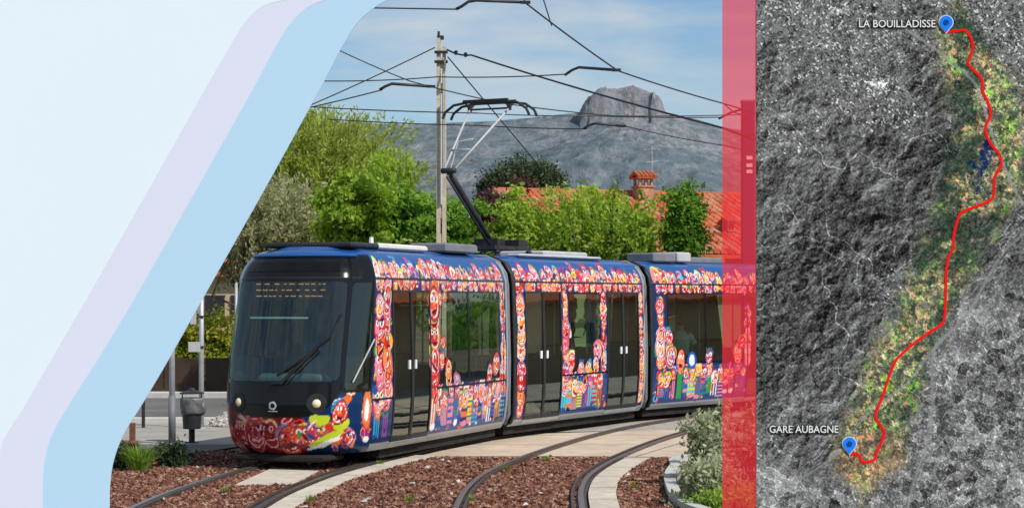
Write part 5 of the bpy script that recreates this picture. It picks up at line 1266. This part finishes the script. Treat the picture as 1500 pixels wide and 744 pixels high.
c_s, e_s = cells(6,41); c_m, e_m = cells(14,42); c_t, e_t = cells(2.6,43)
med2 = fftnoise(shp,1.8,26,L0=16); gray += .05*med2
speck = np.where(c_t > .88, .2, 0)+np.where(c_t < .2, -.05, 0)
c_l, e_l = cells(30,44); farm = .40+.12*(c_s-.5)+.20*(c_m-.5)+.12*(c_l-.5)+.03*big; farm = np.where((e_l < 1.0) & (fftnoise(shp,3.,46,L0=200) > -.2), farm+.10, farm)+.035*fine+.03*med+.55*speck; farm = np.where(e_s < .6, farm-.05, farm); farm = np.where(e_m < .8, farm+.09, farm)
town = .36+.16*(c_t-.5)+.07*med+.05*fine+1.3*speck; town = np.where(e_m < .8, .46, town)
route = np.array([(1386,47),(1400,46),(1413,45),(1421,54),(1425,68),(1421,85),(1418,94),(1428,105),(1438,117),(1440,135),(1448,152),(1451,170),(1445,182),(1444,195),(1452,212),(1463,225),(1467,240),(1461,252),(1457,262),(1456,284),(1452,292),(1442,298),(1420,306),(1407,313),(1402,325),(1397,345),(1396,363),(1389,378),(1386,400),(1385,440),(1383,466),(1378,476),(1362,486),(1340,502),(1322,517),(1311,530),(1301,555),(1293,580),(1284,600),(1283,612),(1290,623),(1295,632),(1292,645),(1285,660),(1281,672),(1272,676),(1262,675),(1260,668),(1254,664),(1244,665)], float)
def wline(P, wob=0): return spline(P, 8)
def dist_line(P, cap=200):
    d = np.full(shp, 1e9)
    for p in P: d = np.minimum(d, (PX-p[0])**2+(PY-p[1])**2)
    return np.sqrt(d)
Rs = spline(route, 6); dr = dist_line(Rs)
corr = np.interp(PY, [0,40,100,200,260,330,420,520,600,680,730], [18,38,54,54,58,52,50,52,48,48,8])
ccx = np.interp(PY, [0,60,120,200,260,320,400,470,540,620,680,740], [1398,1415,1444,1456,1444,1420,1382,1352,1318,1286,1268,1262])
dcor = np.abs(PX-ccx)-corr*1.05+5*med+9*big+3*fine
incorr = ramp(-dcor, -8, 14)
farmmask = ramp((PX-ccx)+.0*PY-corr*.5+10*med, 5, 25)*ramp(PY, 380, 470); farmmask = np.maximum(farmmask, ramp(PY-700+18*big, -25, 25)); 
townm = ramp(.9*big+.4*med+1.0*ramp(230-PY,0,60)*ramp(PX-1180,0,70)+.8*np.exp(-(((PX-1310)/55)**2+((PY-400)/60)**2)), .65, 1.3)*(1-farmmask)*.85
townm = np.maximum(townm, ramp(np.hypot(PX-1290,PY-50)*-1+70+16*med, 0, 25)*.7)
g = gray*(1-farmmask)+farm*farmmask; farm = .395+1.1*(farm-.40); g = gray*(1-farmmask)+farm*farmmask; g = g*(1-townm)+town*townm
for bx_, by_, br_ in ((1284,122,6),(1228,16,6),(1268,128,5),(1300,116,4),(1410,720,6)):
    g += .22*ramp(br_-np.hypot((PX-bx_)*.7+.3*(PY-by_),PY-by_)+5*med, -2, 5)*(.6+.5*c_t)
# the big roads and the lake
roads = [[(1280,22),(1320,40),(1345,55),(1380,80),(1402,98),(1430,125),(1443,160),(1452,195),(1470,240),(1482,270),(1500,300),(1515,320)],
 [(1515,330),(1470,370),(1440,420),(1420,455),(1398,480),(1372,505),(1365,540),(1366,590),(1358,650),(1340,700),(1330,744)],
 [(1398,480),(1360,520),(1330,560),(1290,590),(1265,612),(1230,660),(1190,690),(1150,710),(1108,728)],
 [(1108,560),(1150,600),(1108,430)][:0] or [(1262,640),(1290,665),(1330,690),(1352,715),(1400,760)]]
for i, P in enumerate(roads):
    d = dist_line(spline(P, 14)); wv = (2.2,2.4,1.6,1.4)[i]; g = g*(1-.9*np.exp(-(d/wv)**2))+(.52,.5,.5,.42)[i]*np.exp(-(d/wv)**2)*.9
g = np.clip(g, .07, .92)
# narrow dark gullies
blur_ = (np.roll(g,1,0)+np.roll(g,-1,0)+np.roll(g,1,1)+np.roll(g,-1,1)+np.roll(g,2,0)+np.roll(g,-2,0)+np.roll(g,2,1)+np.roll(g,-2,1))/8; g = g+.45*(g-blur_)
g = np.clip(g, .06, .92)
base = np.repeat(g[...,None],3,2)
pal = np.array([(78,92,62),(96,104,72),(118,122,84),(142,132,98),(104,112,70),(88,84,70),(70,88,66),(128,112,86)])/255.
ii = np.clip((c_s*8).astype(int),0,7); colr = pal[ii]*(.5+.5*(1+.5*(c_m-.5)))[...,None]
colr = colr*(1+.9*speck+.10*fine+.10*med)[...,None]+(.10*(e_m < .9)*(fine > 0))[...,None]
org = (c_s*.5+c_m*.5 < .18)[...,None]; colr = np.where(org, np.array([.66,.50,.38])*(1+.15*fine)[...,None], colr)
lime = ((c_m > .90) & (c_s > .4))[...,None]; colr = np.where(lime, np.array([.42,.56,.24])*(1+.1*fine)[...,None], colr)
dk = ramp(fftnoise(shp,3.6,78,L0=200)+.4*med+.25*fine,.3,.9)[...,None]*.8; colr = colr*(1-dk)+np.array([.13,.175,.16])*(1+.25*fine)[...,None]*dk
dk = ramp(fftnoise(shp,3.0,77,L0=25)+.3*fine,.7,1.1)[...,None]*.75; colr = colr*(1-dk)+np.array([.16,.20,.19])*dk
red_t = ramp(55-np.hypot((PX-1275)*.8,PY-680)+8*med,0,20)[...,None]; colr = colr*(1-red_t*.45)+np.array([.62,.46,.38])*np.clip(.7+.6*(c_t[...,None]-.3),.4,1.3)*red_t*.45
lake = ramp(16-np.hypot((PX-1436)*1.3+.5*(PY-245),(PY-245)*.5)+13*big+9*med,0,5)[...,None]; colr = colr*(1-lake*.85)+np.array([.10,.15,.30])*lake*.85
for i in (0,1,2): d = dist_line(spline(roads[i], 14)); kk = np.exp(-(d/2.4)**2)[...,None]*.75; colr = colr*(1-kk)+np.array([.42,.43,.46])*kk
ic = (incorr*np.clip(.70+.22*med+.14*fine,.08,.95))[...,None]; colr = np.clip(.33+(colr*1.12-.33)*1.5,0,1); rgb = base*(1-ic)+colr*ic
rgb = np.clip(rgb, 0, 1)
linc = np.where(rgb <= .04045, rgb/12.92, ((rgb+.055)/1.055)**2.4)*1.36
Vm = np.stack([(PX-CX)*S-MXO, np.zeros(shp), bz_(PY)], -1).reshape(-1,3); idx = np.arange(NXm*NYm).reshape(shp)
Qm = np.stack([idx[:-1,:-1],idx[:-1,1:],idx[1:,1:],idx[1:,:-1]],-1).reshape(-1,4)
link('map_sheet', np_mesh('map_sheet', Vm, Qm, False, colors=linc.reshape(-1,3)), painted('map_print', .9, 0, 0, .02), mbd, (0,-.0,0))
def mp2(x, y): return np.array([(x-CX)*S-MXO, 0, bz_(y)])
m = MB(); x0 = (MW0-CX)*S-MXO; x1 = (MW1-CX)*S-MXO
m.box(((x0+x1)/2,.035,(bz_(MH0)+bz_(905))/2),(x1-x0,.06,bz_(MH0)-bz_(905))); m.build('backing', M['grey'], mbd)
m = MB(); m.box(((x0+x1)/2,.03,.06),(x1-x0+.1,.6,.12),bev=.02); m.build('plinth', M['kerb'], mbd)  # backing and plinth are invented to stand the map overlay up
Rn = spline(route, 5); q = np.gradient(Rn,axis=0); q /= np.linalg.norm(q,axis=1)[:,None]+1e-9; nn = np.stack([-q[:,1],q[:,0]],1)*1.9
A = Rn+nn; B = Rn-nn; V = np.array([mp2(*p)+np.array([0,-.004,0]) for p in np.vstack([A,B])]); N = len(Rn)
red = flat_panel('route_red', (.95,.012,.012))
m = MB(); m.add(V, [[i,i+1,N+i+1,N+i] for i in range(N-1)]); m.build('route_line', red, mbd)
def pin(x, y):
    """tip at x,y"""
    a = np.linspace(math.radians(-38), math.radians(218), 28); r = 9.6; cy = y-15.5
    P = [(x+r*math.cos(t), cy-r*math.sin(t)) for t in a]+[(x-3.2,y-4.5),(x,y),(x+3.2,y-4.5)]
    Pw = [(x+(px-x)*1.14, cy+(py-cy)*1.10) for px, py in P]
    o = MB(); o.mat(1); o.prism([(mp2(*q_)[0], mp2(*q_)[2]) for q_ in Pw], (0,-.009,0), (1,0,0), (0,0,1), (0,.004,0)); o.mat(0); o.prism([(mp2(*q_)[0], mp2(*q_)[2]) for q_ in P], (0,-.013,0), (1,0,0), (0,0,1), (0,.003,0))
    ob = o.build('location_pin', [flat_panel('pin_blue', (.02,.24,.95)), M['white']], mbd)
    d = MB(); d.prism([(mp2(x+4*math.cos(t),cy+4*math.sin(t))[0], mp2(x+4*math.cos(t),cy+4*math.sin(t))[2]) for t in np.linspace(0,2*PI,20,endpoint=False)], (0,-.017,0), (1,0,0), (0,0,1), (0,.003,0)); d.build('pin_dot', flat_panel('pin_navy', (.01,.07,.32)), ob)
pin(1385.5,49); pin(1244,665)
def text(body_, x, y, width, hpx):
    for dx, dy, yo, mat, nm in ((0,0,-.010,M['white'],'place_name'),):
        cu = bpy.data.curves.new(nm, 'FONT'); cu.body = body_; cu.size = 1; cu.resolution_u = 3; cu.offset = .012
        o = bpy.data.objects.new(nm, cu); COL.objects.link(o); dg = bpy.context.evaluated_depsgraph_get(); me = bpy.data.meshes.new_from_object(o.evaluated_get(dg)); bpy.data.objects.remove(o)
        v = np.zeros(len(me.vertices)*3); me.vertices.foreach_get('co', v); v = v.reshape(-1,3); mn, mx_ = v.min(0), v.max(0)
        u = (v[:,0]-mn[0])/(mx_[0]-mn[0])*width*S; zz = (v[:,1]-mn[1])/(mx_[1]-mn[1])*hpx*S; b = mp2(x, y)
        def mk(ex, yo, mat, nm, ez=0):
            m2 = me.copy(); m2.name = nm; V = np.stack([b[0]+u+ex, np.full(len(u), yo), b[2]+zz+ez], 1); m2.vertices.foreach_set('co', V.ravel().astype(np.float32)); m2.update(); m2.materials.clear(); return link(nm, m2, mat, mbd)
        w_ = mk(0, -.012, M['white'], 'place_name')
        blk = flat_panel('lettering_edge', (.02,.02,.02)); e = 1.0*S
        k = MB(); 
        for i, (ex, ez) in enumerate(((e,-e),(-e,-e),(e,e),(-e,e))):
            mk_ = mk(ex, -.006-.0012*i, blk, 'lettering_outline', ez); mk_.parent = w_
text('LA BOUILLADISSE', 1258, 41, 112, 11.2); text('GARE AUBAGNE', 1127, 633.5, 101, 11)
# red overlay band, built as an invented translucent screen
k = NT('red_film'); trb = k.n('ShaderNodeBsdfTransparent', Color=(1,.60,.62,1)); dfb = k.n('ShaderNodeBsdfDiffuse', Color=(1,.04,.07,1)); mx = k.n('ShaderNodeMixShader', Fac=.5)
k.l(trb.outputs[0], mx.inputs[1]); k.l(dfb.outputs[0], mx.inputs[2]); k.l(mx.outputs[0], k.out.inputs['Surface'])
rx0, rx1 = (1058-CX)*S, (1107.4-CX)*S
rs = empty('red_screen', ((rx0+rx1)/2, YB, 0), 0, 'narrow translucent red screen standing upright against the map board left edge', 'screen')
m = MB(); hw2 = (rx1-rx0)/2; zl = .14; m.add([(-hw2,0,zl),(hw2,0,zl),(hw2,0,bz_(-12)),(-hw2,0,bz_(-12))], [[0,1,2,3]]); m.build('film', k.m, rs)
m = MB(); m.box((0,0,.07),(2*hw2+.04,.4,.14),bev=.02); m.build('foot', M['grey'], rs)  # invented foot under the overlay band
